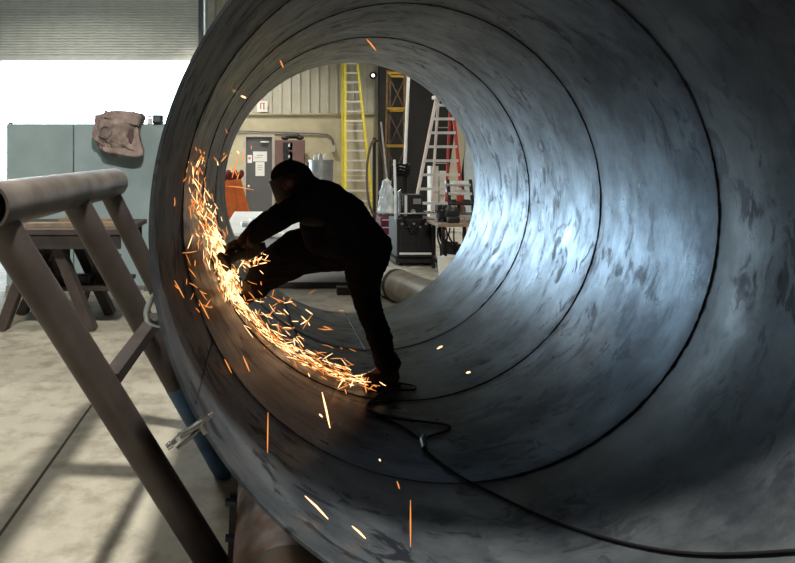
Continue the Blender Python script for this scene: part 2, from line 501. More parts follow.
for i in range(4):
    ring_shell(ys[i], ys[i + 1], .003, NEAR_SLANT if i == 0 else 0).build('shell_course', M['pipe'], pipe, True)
rnd = random.Random(4)
for y in SEAMS:
    b = MB(); seg = 300
    pts = []
    for k in range(seg):
        a = 2 * PI * k / seg; rr = PR - .001 + rnd.uniform(-.0015, .0015)
        pts.append((PX + rr * math.cos(a), y + rnd.uniform(-.002, .002), PZ + rr * math.sin(a)))
    b.tube(pts, .0042, 8, True).build('weld_seam', M['weld'], pipe, True)


def on_wall(u, v, off=0.0):
    """the point of the pipe's inner surface seen at (u, v), moved off metres towards the axis"""
    a, c = u - U0, v - V0
    A = 1 - .49 - .0361; B = 1.4 * a + .38 * c; Cc = a * a + c * c
    r = (-B + math.sqrt(B * B + 4 * A * Cc)) / (2 * A)
    p = P(u, v, 768 / r)
    n = Vector((PX - p.x, 0, PZ - p.z)).normalized()
    return p + n * off


def wall_point(ang, y, off=0.0):
    return Vector((PX + (PR - off) * math.cos(ang), y, PZ + (PR - off) * math.sin(ang)))


q = on_wall(208, 358); a0 = math.atan2(q.z - PZ, q.x - PX)
MB().tube([wall_point(a0 + rnd.uniform(-.002, .002), Y_NEAR + .01 + (SEAMS[0] - Y_NEAR - .02) * k / 24, -.001) for k in range(25)], .0045, 8).build('weld_seam', M['weld'], pipe, True)
q = on_wall(360, 340); a1 = math.atan2(q.z - PZ, q.x - PX)
MB().tube([wall_point(a1, SEAMS[2] + .02 + (Y_FAR - SEAMS[2] - .03) * k / 20, -.001) for k in range(21)], .005, 8).build('weld_seam', M['weld'], pipe, True)
# bent lifting rod welded on the outside of the near end
hp = [P(163, 291, 2.36), P(156, 292, 2.34), P(146.5, 309, 2.32), P(146.5, 319, 2.32), P(151, 323, 2.33), P(166, 326, 2.36)]
o = MB().tube(hp, .0115, 12, False, 2).build('lifting_loop', M['zinc'], pipe, True)
o['label'] = 'pale bent rod loop welded on the near left edge'

# ------------------------------------------------------------------ roller under the pipe
rx, rr = .10, .2165
roll = thing('support_roller', (rx, 2.7, 0), 'rusty pinkish steel roller drum carrying the left underside of the big pipe', 'roller')
MB().cyl((rx, 2.14, rr), (rx, 3.75, rr), rr - .006, None, 48).build('drum', M['roller'], roll, True)
MB().cyl((rx, 2.02, rr), (rx, 2.14, rr), rr - .03, rr - .006, 48).build('end_collar', M['roller_tyre'], roll, True)
MB().cyl((rx, 1.92, rr), (rx, 2.02, rr), .05, None, 20).build('axle', M['plate_dark'], roll, True)
MB().cyl((rx, 3.75, rr), (rx, 3.86, rr), .05, None, 20).build('axle', M['plate_dark'], roll, True)
MB().box((rx, 3.84, .16), (.26, .04, .32)).box((rx, 3.84, .02), (.5, .2, .04)).build('bearing_stand', M['plate_dark'], roll)
MB().box((rx, 1.95, .16), (.26, .04, .32)).box((rx, 1.95, .02), (.5, .2, .04)).build('bearing_stand', M['plate_dark'], roll)
pl = thing('cradle_upright', (P(232, 0, 2.6).x, 2.6, 0), 'dark narrow steel upright with bolts left of the rusty roller', 'post')
xx = P(233.5, 0, 2.6).x
MB().bar((xx - .012, 2.58, 0), (xx + .004, 2.62, .47), .026, .07).build('upright', M['plate_dark'], pl)
MB().box((xx - .012, 2.58, .006), (.10, .14, .012)).build('foot_plate', M['plate_dark'], pl)
for (v) in (502, 538):
    q = P(231, v, 2.56); MB().cyl(q + Vector((-.022, .0, 0)), q + Vector((.02, 0, 0)), .016, None, 6).build('bolt', M['navy'], pl)

# ------------------------------------------------------------------ tubular frame at the left
fram = thing('tube_stand', (-.87, 3.0, 0), 'sloping stand of brown steel tubes at the left with a grey top tube', 'stand')
top0, top1 = P(-16, 207.5, 2.12), P(114, 182.5, 3.78)
MB().pipe(top0, top1, .084, .074, 40).build('top_tube', M['pipe_grey'], fram, True)
legs = [(P(-2, 222, 2.24), P(217, 575, 2.66), .064), (P(76, 203, 3.05), P(226, 470, 3.50), .064), (P(108, 190, 3.70), P(228, 432, 4.06), .056)]
for i, (a, c, r_) in enumerate(legs):
    a = a.copy(); c = c.copy(); c.z = .015
    if i == 1:
        k = a + (c - a) * .64
        lg = MB().cyl(a, k, r_, None, 36).build('leg', M['pipe_brown'], fram, True)
        e = MB().cyl(k, c, r_ + .001, None, 36).build('painted_end', M['blue'], lg, True); e['label'] = 'blue painted lower end'
    else:
        MB().cyl(a, c, r_, None, 36).build('leg', M['pipe_brown'], fram, True)
MB().bar(P(110, 375, 2.47), P(156, 314, 3.16), .058, .012, (0, 0, 1)).bar(P(110, 375, 2.47) + Vector((.027, .0, -.02)), P(156, 314, 3.16) + Vector((.027, 0, -.02)), .010, .05, (0, 0, 1)).build('brace', M['trestle_dark'], fram)
# weld tacks where the legs meet the top tube
for (u, v, d) in ((66, 208, 3.02), (108, 196, 3.70)):
    q = P(u, v, d); MB().ball(q, .022, (1, 1.4, .7)).ball(q + Vector((.02, .02, -.02)), .015).build('tack_weld', M['galv'], fram, True)

# locking clamp gripping the pipe's near rim
cl = thing('locking_clamp', P(192, 430, 2.0), 'bright steel locking clamp gripping the lower left rim of the big pipe', 'clamp')
ca, cb = P(170, 445, 1.98), P(213, 413, 2.03)
dr = (cb - ca).normalized(); up = Vector((0, 0, 1)); sd = dr.cross(Vector((0, 1, 0))).normalized()
if sd.z < 0: sd = -sd
MB().tube([ca, ca + dr * .05 + sd * .004, ca + dr * .10 - sd * .002, cb], [.008, .010, .012, .009], 10).build('upper_handle', M['tool_steel'], cl, True)
MB().tube([ca + dr * .012 - sd * .022, ca + dr * .06 - sd * .020, ca + dr * .11 - sd * .012], [.005, .007, .006], 10).build('lower_handle', M['tool_steel'], cl, True)
MB().box(cb - dr * .03 + sd * .002, (.03, .022, .02), (0, -math.atan2(dr.z, dr.x), 0), .003).box(cb - dr * .05 - sd * .02, (.016, .02, .036), (0, -math.atan2(dr.z, dr.x), 0), .003).build('jaw', M['tool_steel'], cl)
MB().cyl(ca - dr * .012, ca + dr * .006, .011, .011, 12).cyl(ca + dr * .035 + sd * .004 - Vector((0, .018, 0)), ca + dr * .035 + sd * .004 + Vector((0, .018, 0)), .008, None, 10).build('screw', M['chrome'], cl, True)

# ------------------------------------------------------------------ trestle behind the tube stand
tr = thing('work_trestle', (-2.2, 7.0, 0), 'brown steel trestle bench on splayed legs before the teal panels', 'trestle')
zt = 1.02
MB().box((-2.15, 7.0, zt), (1.55, 1.25, .05)).build('bench_top', M['trestle'], tr)
MB().box((-2.15, 6.42, zt - .10), (1.45, .06, .14)).build('cross_beam', M['trestle_dark'], tr)
MB().box((-2.15, 7.55, zt - .10), (1.45, .06, .14)).build('cross_beam', M['trestle_dark'], tr)
for (tu, tv, fu, fv, d) in ((52, 232, 92, 330, 6.55), (38, 232, 2, 328, 6.55), (72, 232, 111, 314, 7.25), (58, 232, 22, 314, 7.25)):
    a = P(tu, tv, d); c = P(fu, fv, d); c.z = 0
    MB().bar(a, c, .10, .14, (0, 1, 0)).build('leg', M['trestle'], tr)
MB().bar(P(84, 304, 6.9), P(98, 258, 6.9), .05, .05).build('brace', M['trestle'], tr)
MB().bar(P(28, 290, 6.7), P(46, 236, 6.7), .06, .06).build('brace', M['trestle_dark'], tr)
MB().box((-2.05, 7.05, .40), (1.15, .8, .04)).build('shelf', M['trestle_dark'], tr)
for i, (u0, u1, d, lab) in enumerate(((30, 118, 6.75, 'weathered grey plank nearest on the trestle bench'), (60, 124, 7.3, 'weathered tan plank at the back right of the trestle bench'))):
    a, c = P(u0, 0, d), P(u1, 0, d)
    t = MB().box(((a.x + c.x) / 2, d, zt + .025 + .02), (c.x - a.x, .18, .04), (0, 0, .12 - .3 * i)).build('plank', M['wood'], None); tag(t, lab, 'plank', 'planks on the trestle bench')
rnd = random.Random(9)
labs = ['dark steel offcut at the left of the trestle shelf', 'upright rusty channel offcut leaning on the trestle shelf', 'dark flat bar lying across the trestle shelf', 'rusty block at the right of the trestle shelf']
MB_ = [((-2.42, 6.9, .52), (.22, .5, .20), 'trestle_dark'), ((-2.22, 7.05, .62), (.10, .3, .40), 'brown_steel'), ((-1.98, 6.85, .47), (.34, .12, .10), 'black_metal'), ((-1.72, 7.1, .55), (.22, .34, .26), 'brown_steel')]
for (c, s, mm), lab in zip(MB_, labs):
    b = MB().box(c, s, (0, 0, rnd.uniform(-.3, .3)), .008)
    b.box((c[0], c[1], c[2] + s[2] * .5 - .012), (s[0] * 1.06, s[1] * 1.04, .02))
    o = b.build('steel_offcut', M[mm], None); o.location.z = .42; tag(o, lab, 'offcut', 'steel offcuts on the trestle shelf')

# ------------------------------------------------------------------ teal panels
PD = 8.7
zt2 = P(0, 124, PD).z
for i, (u0, u1, lab) in enumerate(((7, 73.5, 'left pale teal steel panel standing before the bright doorway'), (74.5, 178, 'right pale teal steel panel with the brown leather over its top'))):
    x0, x1 = P(u0, 0, PD).x, P(u1, 0, PD).x
    t = thing('upright_plate', ((x0 + x1) / 2, PD, 0), lab, 'panel', 'pale teal panels before the doorway')
    MB().box(((x0 + x1) / 2, PD, (zt2 + .06) / 2), (x1 - x0 - .006, .05, zt2 - .06), (0, 0, 0), .004).build('sheet', M['teal_panel'], t)
    MB().box(((x0 + x1) / 2, PD + .05, zt2 - .02), (x1 - x0 - .006, .05, .05)).build('top_rail', M['teal_panel'], t)
    MB().box(((x0 + x1) / 2, PD - .01, .03), (x1 - x0 - .006, .09, .06)).build('sill', M['galv'], t)
    for xx in (x0 + .03, x1 - .03):
        MB().box((xx, PD + .05, zt2 / 2 + (.03 if i == 0 and xx < x0 + .1 else 0)), (.05, .05, zt2)).build('post', M['panel_edge'], t)
    for xx in (x0 + .4, x1 - .4): MB().box((xx, PD + .12, .03), (.08, .5, .06)).build('foot', M['panel_edge'], t)

# crumpled brown leather over the right panel
b = MB()
bmesh.ops.create_icosphere(b.bm, subdivisions=5, radius=1)
cc = P(116, 134, PD - .06)
for v in b.bm.verts:
    n = v.co.normalized()
    q = Vector((n.x, n.y, n.z))
    e = .62                                          # rounded-box squash
    q = Vector([math.copysign(abs(t) ** e, t) for t in q])
    q.x *= .30; q.y *= .20; q.z *= .30
    q.x += .10 * (q.z < -.05) * min(1, (-q.z - .05) * 5) + .05 * max(0, q.z) * 2
    if q.z > .17: q.x *= 1.0 + .25 * (q.z - .17) * 6
    nn = mnoise.fractal(Vector((n.x * 2.1, n.y * 2.1 + 3, n.z * 2.1)), 1.0, 2.0, 5)
    n2 = abs(mnoise.noise(Vector((n.x * 5.3, n.y * 5.3, n.z * 5.3 + 7))))
    v.co = cc + q * (1 + .18 * nn - .16 * n2)
lj = b.build('leather_cover', M['jacket_brown'], None, True); tag(lj, 'crumpled dusty brown leather cover slung over the right teal panel', 'cover')
MB().cyl(cc + Vector((-.09, -.175, .02)), cc + Vector((-.09, -.215, .02)), .075, .06, 24).pipe(cc + Vector((-.09, -.18, .02)), cc + Vector((-.09, -.23, .02)), .085, .065, 24).build('round_patch', M['jacket_dark'], lj, True)
b = MB().prism([P(101, 118, 8.46), P(104, 112, 8.46), P(113, 110, 8.46), P(129, 111, 8.46), P(141.5, 114, 8.46), P(140.5, 121, 8.46), P(137, 127, 8.46), P(126, 122, 8.46), P(112, 121, 8.46)], (0, .36, .02))
bmesh.ops.bevel(b.bm, geom=b.bm.edges[:], offset=.02, segments=2, affect='EDGES'); b.build('top_flap', M['jacket_brown'], lj, True)
b = MB().prism([P(135, 126, 8.46), P(138, 128, 8.46), P(139, 142, 8.46), P(143, 149, 8.46), P(142, 156, 8.46), P(133, 157.5, 8.46), P(104, 152, 8.46), P(101, 147, 8.46), P(131, 149, 8.46), P(134, 140, 8.46)], (0, .14, 0))
bmesh.ops.bevel(b.bm, geom=b.bm.edges[:], offset=.012, segments=2, affect='EDGES'); b.build('lower_fold', M['jacket_brown'], lj, True)
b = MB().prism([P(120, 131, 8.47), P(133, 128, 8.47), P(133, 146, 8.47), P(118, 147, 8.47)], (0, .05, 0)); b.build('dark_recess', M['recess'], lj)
t = thing('control_box', P(157, 124, PD), 'dark small box on the teal panel top close to the big pipe', 'box')
MB().box(P(158, 119.5, PD), (.13, .12, .12), (0, 0, 0), .01).build('case', M['plate_dark'], t)
MB().box(P(158, 119.5, PD) + Vector((0, -.065, 0)), (.08, .012, .07)).build('lid', M['panel_edge'], t)
o = MB().box(P(150, 121.5, PD), (.06, .06, .09), (0, 0, 0), .012).cyl(P(150, 117, PD) + Vector((0, 0, -.01)), P(150, 117, PD) + Vector((0, 0, .02)), .02, None, 12).build('can', M['white'], None); tag(o, 'small pale can on the teal panel top beside the dark box', 'can')

# ------------------------------------------------------------------ beyond the far end
# flat steel bench
x0, x1, y0, y1, zt = -.55, 1.35, 8.7, 12.6, .74
t = thing('layout_table', ((x0 + x1) / 2, (y0 + y1) / 2, 0), 'long bare steel layout table shining behind the worker', 'table')
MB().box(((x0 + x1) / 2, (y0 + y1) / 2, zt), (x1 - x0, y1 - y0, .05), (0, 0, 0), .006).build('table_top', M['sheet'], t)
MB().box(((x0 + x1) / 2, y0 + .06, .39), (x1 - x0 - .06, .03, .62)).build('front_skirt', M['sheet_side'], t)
MB().box(((x0 + x1) / 2, y0 + .08, .045), (x1 - x0 + .2, .12, .08)).build('bottom_rail', M['trestle_dark'], t)
for xx in (x0 + .08, x1 - .08):
    for yy in (y0 + .2, y1 - .1): MB().box((xx, yy, .36), (.09, .09, .72)).build('leg', M['trestle_dark'], t)
o = MB().box((-.22, 9.6, zt + .025 + .035), (.20, .14, .07), (0, 0, .2), .012).build('tin_box', M['galv'], None); tag(o, 'small grey tin on the shining steel table top', 'tin')
o = MB().box((.15, 10.6, zt + .025 + .02), (.7, .5, .04), (0, 0, .1)).build('steel_sheet', M['white'], None); tag(o, 'bright pale sheet lying on the steel table top', 'sheet')

# pipe stub lying on the floor right of the worker's leg
sp = thing('pipe_stub', (1.75, 7.6, 0), 'short grey pipe lying on the floor beyond the far opening', 'pipe')
a, c = P(396, 278, 7.95), P(452, 312, 6.75); a.z = c.z = .20
dv = (c - a).normalized()
MB().pipe(a + dv * .06, c, .195, .17, 40).build('barrel', M['stub'], sp, True)
MB().pipe(a, a + dv * .07, .20, .17, 40).build('band', M['plate_dark'], sp, True)
MB().pipe(a - dv * .30, a, .185, .16, 40).build('sleeve', M['white'], sp, True)
o = MB().box((P(372, 0, 8.3).x, 8.35, .05), (.9, .12, .10)).build('timber_baulk', M['trestle_dark'], None); tag(o, 'dark baulk on the floor behind the worker\'s standing leg', 'beam')

# orange barrier
ob = thing('folding_barrier', P(232, 240, 14.5), 'orange ribbed plastic barrier standing left of the grey door', 'barrier')
d = 14.5
ob.location.z = 0; ORG[ob.name] = Vector(ob.location)
MB().prism([P(221.5, 181, d), P(241, 179, d), P(253.5, 232, d), P(228, 238, d)], (0, .06, 0)).build('front_panel', M['orange'], ob)
MB().prism([P(221.5, 181, d + .08), P(241, 179, d + .08), P(254, 228, d + .55), P(229, 233, d + .55)], (0, .06, 0)).build('rear_panel', M['orange'], ob)
rb = MB()
for k in range(5):
    f = .08 + k * .21
    a = P(221.5, 181, d).lerp(P(241, 179, d), f); c = P(228, 238, d).lerp(P(253.5, 232, d), f)
    rb.bar(a + Vector((0, -.015, 0)), c + Vector((0, -.015, 0)), .05, .03, (0, 1, 0))
rb.build('rib', M['orange'], ob)
rc = MB()
for k in range(9):
    q = P(224 + k * 2.2, 178 - 2.2 * (k % 3), d + .08 + .03 * (k % 2)); rc.ball(q, .075, (1, .8, 1.25), (0, 0, k))
o = rc.build('cloth_bundle', M['dark_red'], None, True); tag(o, 'dark red rags bundled on top of the orange barrier', 'rags')

# maroon cabinet by the door
x0, x1, ztop, zb = P(275, 0, 19.6).x, P(305, 0, 19.6).x, P(0, 140, 19.6).z, 0
cb_ = thing('maroon_cabinet', ((x0 + x1) / 2, 19.9, 0), 'maroon steel cabinet right of the dark grey door', 'cabinet')
MB().box(((x0 + x1) / 2, 19.95, ztop / 2), (x1 - x0, .7, ztop), (0, 0, 0), .012).build('body', M['maroon'], cb_)
dd = MB().box(((x0 + x1) / 2 + .20, 19.585, ztop / 2 + .05), ((x1 - x0) * .50, .03, ztop - .2), (0, 0, 0), .006).build('cabinet_door', M['maroon'], cb_)
MB().box(((x0 + x1) / 2 + .02, 19.56, 1.2), (.03, .04, .16)).build('handle', M['alu'], dd)
for v0, v1 in ((142.5, 150), (151.5, 163)):
    a, c = P(283, v0, 19.58), P(292.5, v1, 19.58)
    w_ = MB().box(((a.x + c.x) / 2, 19.59, (a.z + c.z) / 2), (c.x - a.x, .04, a.z - c.z)).build('dark_panel', M['black'], cb_)
    MB().box(((a.x + c.x) / 2 + .04, 19.565, (a.z + c.z) / 2 + .03), (.05, .01, .09)).build('dial', M['pale_blue'], w_)
b = MB()
for k in range(6): b.ball(P(285 + 3.0 * k, 138 - (1.5 if 0 < k < 5 else 0), 19.9), .10, (1.2, 1, .8))
o = b.build('tarp_roll', M['plate_dark'], None, True); o.location.z = ztop; tag(o, 'dark bundle lying on top of the maroon cabinet', 'bundle')

# galvanised drum
q = P(321, 0, 15.5); zt = P(0, 160, 15.5).z
dm = thing('steel_drum', (q.x, 15.5, 0), 'grey galvanised drum behind the worker, left of the yellow ladder', 'drum')
b = MB(); b.cyl((q.x, 15.5, 0), (q.x, 15.5, zt), .29, None, 32)
b.build('shell', M['galv'], dm, True)
for z in (zt * .33, zt * .66, zt - .02): MB().pipe((q.x, 15.5, z - .02), (q.x, 15.5, z + .02), .305, .28, 32).build('hoop', M['galv'], dm, True)
for k, (du, s_) in enumerate(((-6, .10), (-1, .13), (4, .11))):
    cx_ = q.x + du / 41
    o = MB().cyl((cx_, 15.45, zt), (cx_, 15.45, zt + s_), .05, .04, 14).cyl((cx_, 15.45, zt + s_), (cx_, 15.45, zt + s_ + .04), .02, .015, 10).build('fitting', M['white' if k != 1 else 'galv'], None, True)
    tag(o, ('left pale fitting on the grey drum lid', 'middle grey fitting on the grey drum lid', 'right pale fitting on the grey drum lid')[k], 'fitting', 'fittings on the drum lid')

# conduit with its box on the wall
cd = thing('wall_conduit', P(280, 133, 20.44), 'thin grey conduit on the cream wall ending in a small box', 'conduit')
MB().tube([P(222, 130.5, 20.45), P(300, 133, 20.45), P(326, 134, 20.45), P(332, 137, 20.45), P(333, 146, 20.45)], .022, 8, False, 1).build('tube', M['jamb'], cd, True)
MB().box(P(333, 149, 20.42), (.14, .12, .20), (0, 0, 0), .01).build('outlet_box', M['jamb_light'], cd)

# flood lamp
fl = thing('flood_lamp', P(373, 76, 20.3), 'small lit round lamp high on the wall by the dark column', 'lamp')
q = P(373, 75.5, 20.25)
MB().cyl(q + Vector((0, -.02, 0)), q + Vector((0, .16, 0)), .12, .08, 24).build('housing', M['black_metal'], fl, True)
MB().ball(q + Vector((0, -.02, 0)), .055, (1, .5, 1)).build('bulb', M['lamp_white'], fl, True)
MB().bar(q + Vector((0, .14, 0)), q + Vector((0, .28, 0)), .05, .05).build('bracket', M['black_metal'], fl)


# ladders
def ladder(label, cat, fbl, fbr, ftl, ftr, step, mr, mrung, rail, rear=None, mleft=None, name='step_ladder', treads=.07, cap=True, lab_left=None):
    base = (fbl + fbr) / 2
    t = thing(name, (base.x, base.y, 0), label, cat)
    ml = mleft or mr
    o = MB().bar(fbl, ftl, rail[0], rail[1], (1, 0, 0)).build('front_rail', ml, t)
    if lab_left: o['label'] = lab_left
    MB().bar(fbr, ftr, rail[0], rail[1], (1, 0, 0)).build('front_rail', mr, t)
    n = int((ftl - fbl).length / step)
    for k in range(1, n + 1):
        f = k * step / (ftl - fbl).length
        a, c = fbl.lerp(ftl, f), fbr.lerp(ftr, f)
        MB().bar(a, c, treads, .055, (0, 0, 1)).build('tread', mrung, t)
    if rear:
        rbl, rbr, rtl, rtr = rear
        o = MB().bar(rbl, rtl, rail[0] * .8, rail[1] * .8, (1, 0, 0)).build('rear_rail', ml, t)
        if lab_left: o['label'] = lab_left
        MB().bar(rbr, rtr, rail[0] * .8, rail[1] * .8, (1, 0, 0)).build('rear_rail', mr, t)
        for f in (.25, .55, .8):
            MB().bar(rbl.lerp(rtl, f), rbr.lerp(rtr, f), .03, .02, (0, 0, 1)).build('rear_brace', mrung, t)
        if cap:
            m_ = (ftl + ftr + rtl + rtr) / 4
            MB().box(m_ + Vector((0, 0, .02)), (abs(ftr.x - ftl.x) + .12, abs(rtl.y - ftl.y) + .16, .08), (0, 0, 0), .01).build('top_cap', ml, t)
    return t


def G(u, d):
    p = P(u, 164, d); p.z = 0; return p


ladder('tall yellow step ladder with grey rungs against the cream wall', 'ladder', G(345.5, 19.0), G(374.5, 19.0), P(345.0, 48, 19.9), P(355.5, 48, 19.9), .305, M['yellow'], M['alu'], (.085, .07),
       (G(342.5, 20.2), G(373, 20.2), P(342.3, 48, 20.1), P(355.2, 48, 20.1)), name='step_ladder', treads=.09)
ladder('red step ladder with glare-coloured left rails among the clutter at right', 'ladder', G(407, 13.2), G(466.5, 13.2), P(436.5, 98, 13.6), P(452, 98, 13.6), .305, M['red'], M['alu'], (.05, .06),
       (G(429.5, 14.9), G(444.5, 14.9), P(438.5, 98, 13.8), P(450.5, 98, 13.8)), M['rail_glare'], name='step_ladder', treads=.07, lab_left='left rail with glare put into its pale pink colour')

# amber tower
tw = thing('access_tower', (P(396, 0, 18).x, 18, 0), 'narrow amber access tower in the dark alcove', 'scaffold')
d = 18.0; yo = .7
posts = []
for (ub, ut, dy) in ((384.5, 387.5, 0), (404, 404.5, 0), (387.5, 390.5, yo), (406, 406, yo)):
    a = G(ub, d + dy); c = P(ut, 70, d + dy); posts.append((a, c))
    MB().bar(a, c, .05, .05, (1, 0, 0)).build('post', M['amber_dim'] if dy == 0 else M['brown_steel'], tw)
for v in (73, 108.5, 145.5, 190):
    z = P(0, v, d).z
    def at(pc): a, c = pc; return a.lerp(c, z / c.z)
    for i, j in ((0, 1), (2, 3), (0, 2), (1, 3)):
        MB().bar(at(posts[i]), at(posts[j]), .06, .10 if (i, j) == (0, 1) else .05, (0, 1, 0)).build('cross_bar', M['amber'], tw)
zs = [P(0, v, d).z for v in (73, 108.5, 145.5, 190)]
for k in range(3):
    a, c = posts[0]; e, f = posts[1]
    p0 = a.lerp(c, zs[k] / c.z); p1 = e.lerp(f, zs[k + 1] / f.z)
    MB().bar(p0, p1, .035, .035).build('diagonal_brace', M['brown_steel'], tw)
    a, c = posts[2]; e, f = posts[3]
    p0 = a.lerp(c, zs[k + 1] / c.z); p1 = e.lerp(f, zs[k] / f.z)
    MB().bar(p0, p1, .035, .035).build('diagonal_brace', M['brown_steel'], tw)
o = MB().cyl(G(402.5, 17.2), P(408.8, 66, 17.6), .045, None, 14).build('white_pole', M['white'], None, True); tag(o, 'long white pole leaning beside the amber tower', 'pole')
o = MB().bar(G(392, 17.0), P(381, 122, 17.4), .04, .04).build('grey_rod', M['galv'], None); tag(o, 'thin grey rod leaning to the left at the amber tower foot', 'rod')
# hose coil
b = MB()
for k in range(3):
    pts = [(P(375, 0, 17).x + .22 * math.cos(2 * PI * s / 28) * (1 + .04 * k), 16.9 + .05 * k, 1.35 + (.95 + .03 * k) * math.sin(2 * PI * s / 28) * (1.0)) for s in range(28)]
    b.tube(pts, .014, 8, True)
o = b.build('hose_coil', M['brown_steel'], None, True); tag(o, 'tall loops of dark brown hose hanging right of the yellow ladder', 'hose')
o = MB().box((P(375, 0, 17).x, 17.12, 1.2), (.08, .08, 2.4)).box((P(375, 0, 17).x, 17.12, .03), (.5, .5, .06)).box((P(375, 0, 17).x, 16.98, 2.32), (.05, .32, .05)).build('hose_stand', M['black_metal'], None); tag(o, 'dark upright stand carrying the brown hose loops', 'stand')

# welding machine on its cart
wd = 10.7
wm = thing('welding_machine', (P(418, 0, wd).x, wd, 0), 'black welding machine on a wheeled cart beyond the opening', 'machine')
x0, x1 = P(397, 0, wd).x, P(436, 0, wd).x; zb, zt = P(0, 258, wd).z, P(0, 219, wd).z
MB().box(((x0 + x1) / 2, wd + .35, (zb + zt) / 2), (x1 - x0, .7, zt - zb), (0, 0, 0), .015).build('cabinet', M['black_metal'], wm)
for f in (.27, .73):
    xc = x0 + (x1 - x0) * f
    g = MB().box((xc, wd - .01, (zb + zt) / 2 - .03), ((x1 - x0) * .38, .02, (zt - zb) * .52)).build('vent_panel', M['black'], wm)
    s_ = MB()
    for k in range(7): s_.box((xc, wd - .024, (zb + zt) / 2 - .15 + k * .04), ((x1 - x0) * .34, .012, .012))
    s_.build('louvre', M['black_metal'], g)
MB().box(((x0 + x1) / 2, wd - .012, P(0, 253.5, wd).z), ((x1 - x0) * .88, .02, .035)).build('white_stripe', M['white'], wm)
b = MB()
for k in range(6): b.cyl((x0 + .08 + k * .1, wd - .03, zt - .08 - .05 * (k % 2)), (x0 + .08 + k * .1, wd, zt - .08 - .05 * (k % 2)), .02, None, 12)
b.build('control_knob', M['galv'], wm)
MB().box(((x0 + x1) / 2, wd + .35, zb - .04), (x1 - x0 + .08, .85, .06)).build('cart_deck', M['black_metal'], wm)
for xx in (x0 + .06, x1 - .06):
    for yy in (wd + .02, wd + .68):
        MB().cyl((xx - .025, yy, .065), (xx + .025, yy, .065), .065, None, 20).build('wheel', M['rubber'], wm, True)
        MB().box((xx, yy, .10 + (zb - .07 - .10) / 2 + .005), (.03, .03, zb - .07 - .10 + .02)).build('caster_fork', M['galv'], wm)
MB().tube([(x0 - .01, wd + .02, zt - .1), (x0 - .01, wd + .02, zt + .09), (x1 + .01, wd + .02, zt + .09), (x1 + .01, wd + .02, zt - .1)], .012, 8).build('handle', M['galv'], wm)
# wire feeder on top
x2, x3, z2 = P(405, 0, wd).x, P(424, 0, wd).x, P(0, 195, wd).z
wf = thing('wire_feeder', ((x2 + x3) / 2, wd + .3, zt), 'black boxy wire feeder sitting on the welding machine', 'machine')
MB().box(((x2 + x3) / 2, wd + .33, (zt + z2) / 2), (x3 - x2, .5, z2 - zt), (0, 0, 0), .012).build('case', M['black'], wf)
MB().box((x2 + .03, wd + .075, (zt + z2) / 2 + .02), (.04, .03, (z2 - zt) * .85)).build('pale_edge', M['white'], wf)
MB().box((x2 + .22, wd + .075, z2 - .11), (.13, .02, .09)).build('display', M['galv'], wf)
MB().cyl((x2 + .15, wd + .05, zt + .12), (x2 + .15, wd + .085, zt + .12), .04, None, 16).build('dial', M['galv'], wf)
# gas cylinder and torch mast
q = P(401.0, 0, 12.1)
gc = thing('gas_cylinder', (q.x, 12.1, 0), 'black gas cylinder with hose wound round its neck by the welding machine', 'cylinder')
zc_ = P(0, 176, 12.1).z
MB().cyl((q.x, 12.1, 0), (q.x, 12.1, zc_), .115, None, 28).ball((q.x, 12.1, zc_), .115, (1, 1, .8)).build('bottle', M['black'], gc, True)
MB().cyl((q.x, 12.1, zc_ + .05), (q.x, 12.1, zc_ + .20), .03, None, 14).box((q.x, 12.02, zc_ + .16), (.10, .14, .05), (0, 0, 0), .01).build('valve', M['galv'], gc)
b = MB()
for k in range(4): b.tube([(q.x + (.14 + .01 * k) * math.cos(2 * PI * s / 20), 12.1 + .14 * math.sin(2 * PI * s / 20), zc_ + .02 + .06 * k + .02 * math.sin(s)) for s in range(20)], .022, 8, True)
b.build('hose', M['rubber'], gc, True)
o = MB().cyl(P(396, 219, 10.85), P(394.5, 160, 11.2), .022, None, 10).build('white_torch_mast', M['white'], None, True); tag(o, 'short white pipe standing on the welding machine corner', 'pipe')
o = MB().cyl(P(400.5, 219, 10.9), P(399.8, 192, 10.9), .035, None, 12).ball(P(399.8, 192, 10.9), .035).build('spray_bottle', M['chrome'], None, True); tag(o, 'bright slim bottle on the welding machine before the feeder', 'bottle')

# maroon tool chest with plastic-wrapped load
d = 11.9
x0, x1 = P(378, 0, d).x, P(392.5, 0, d).x; zt = P(0, 216, d).z
mc = thing('tool_chest', ((x0 + x1) / 2, d, 0), 'glossy maroon tool chest left of the welding machine', 'chest')
MB().box(((x0 + x1) / 2, d, zt / 2 + .05), (x1 - x0, .5, zt - .1), (0, 0, 0), .012).build('body', M['maroon_gloss'], mc)
for k in range(4):
    zz = .16 + k * (zt - .18) / 4
    dw = MB().box(((x0 + x1) / 2, d - .258, zz + .06), ((x1 - x0) * .9, .02, (zt - .2) / 4 - .02), (0, 0, 0), .004).build('drawer', M['maroon_gloss'], mc)
    MB().box(((x0 + x1) / 2, d - .275, zz + .11), ((x1 - x0) * .8, .02, .018)).build('drawer_pull', M['alu'], dw)
for xx in (x0 + .05, x1 - .05):
    MB().cyl((xx - .02, d - .18, .05), (xx + .02, d - .18, .05), .05, None, 16).cyl((xx - .02, d + .18, .05), (xx + .02, d + .18, .05), .05, None, 16).build('wheel', M['rubber'], mc, True)
b = MB(); bmesh.ops.create_icosphere(b.bm, subdivisions=4, radius=1)
cc = P(386.5, 198, d); hh = cc.z - zt
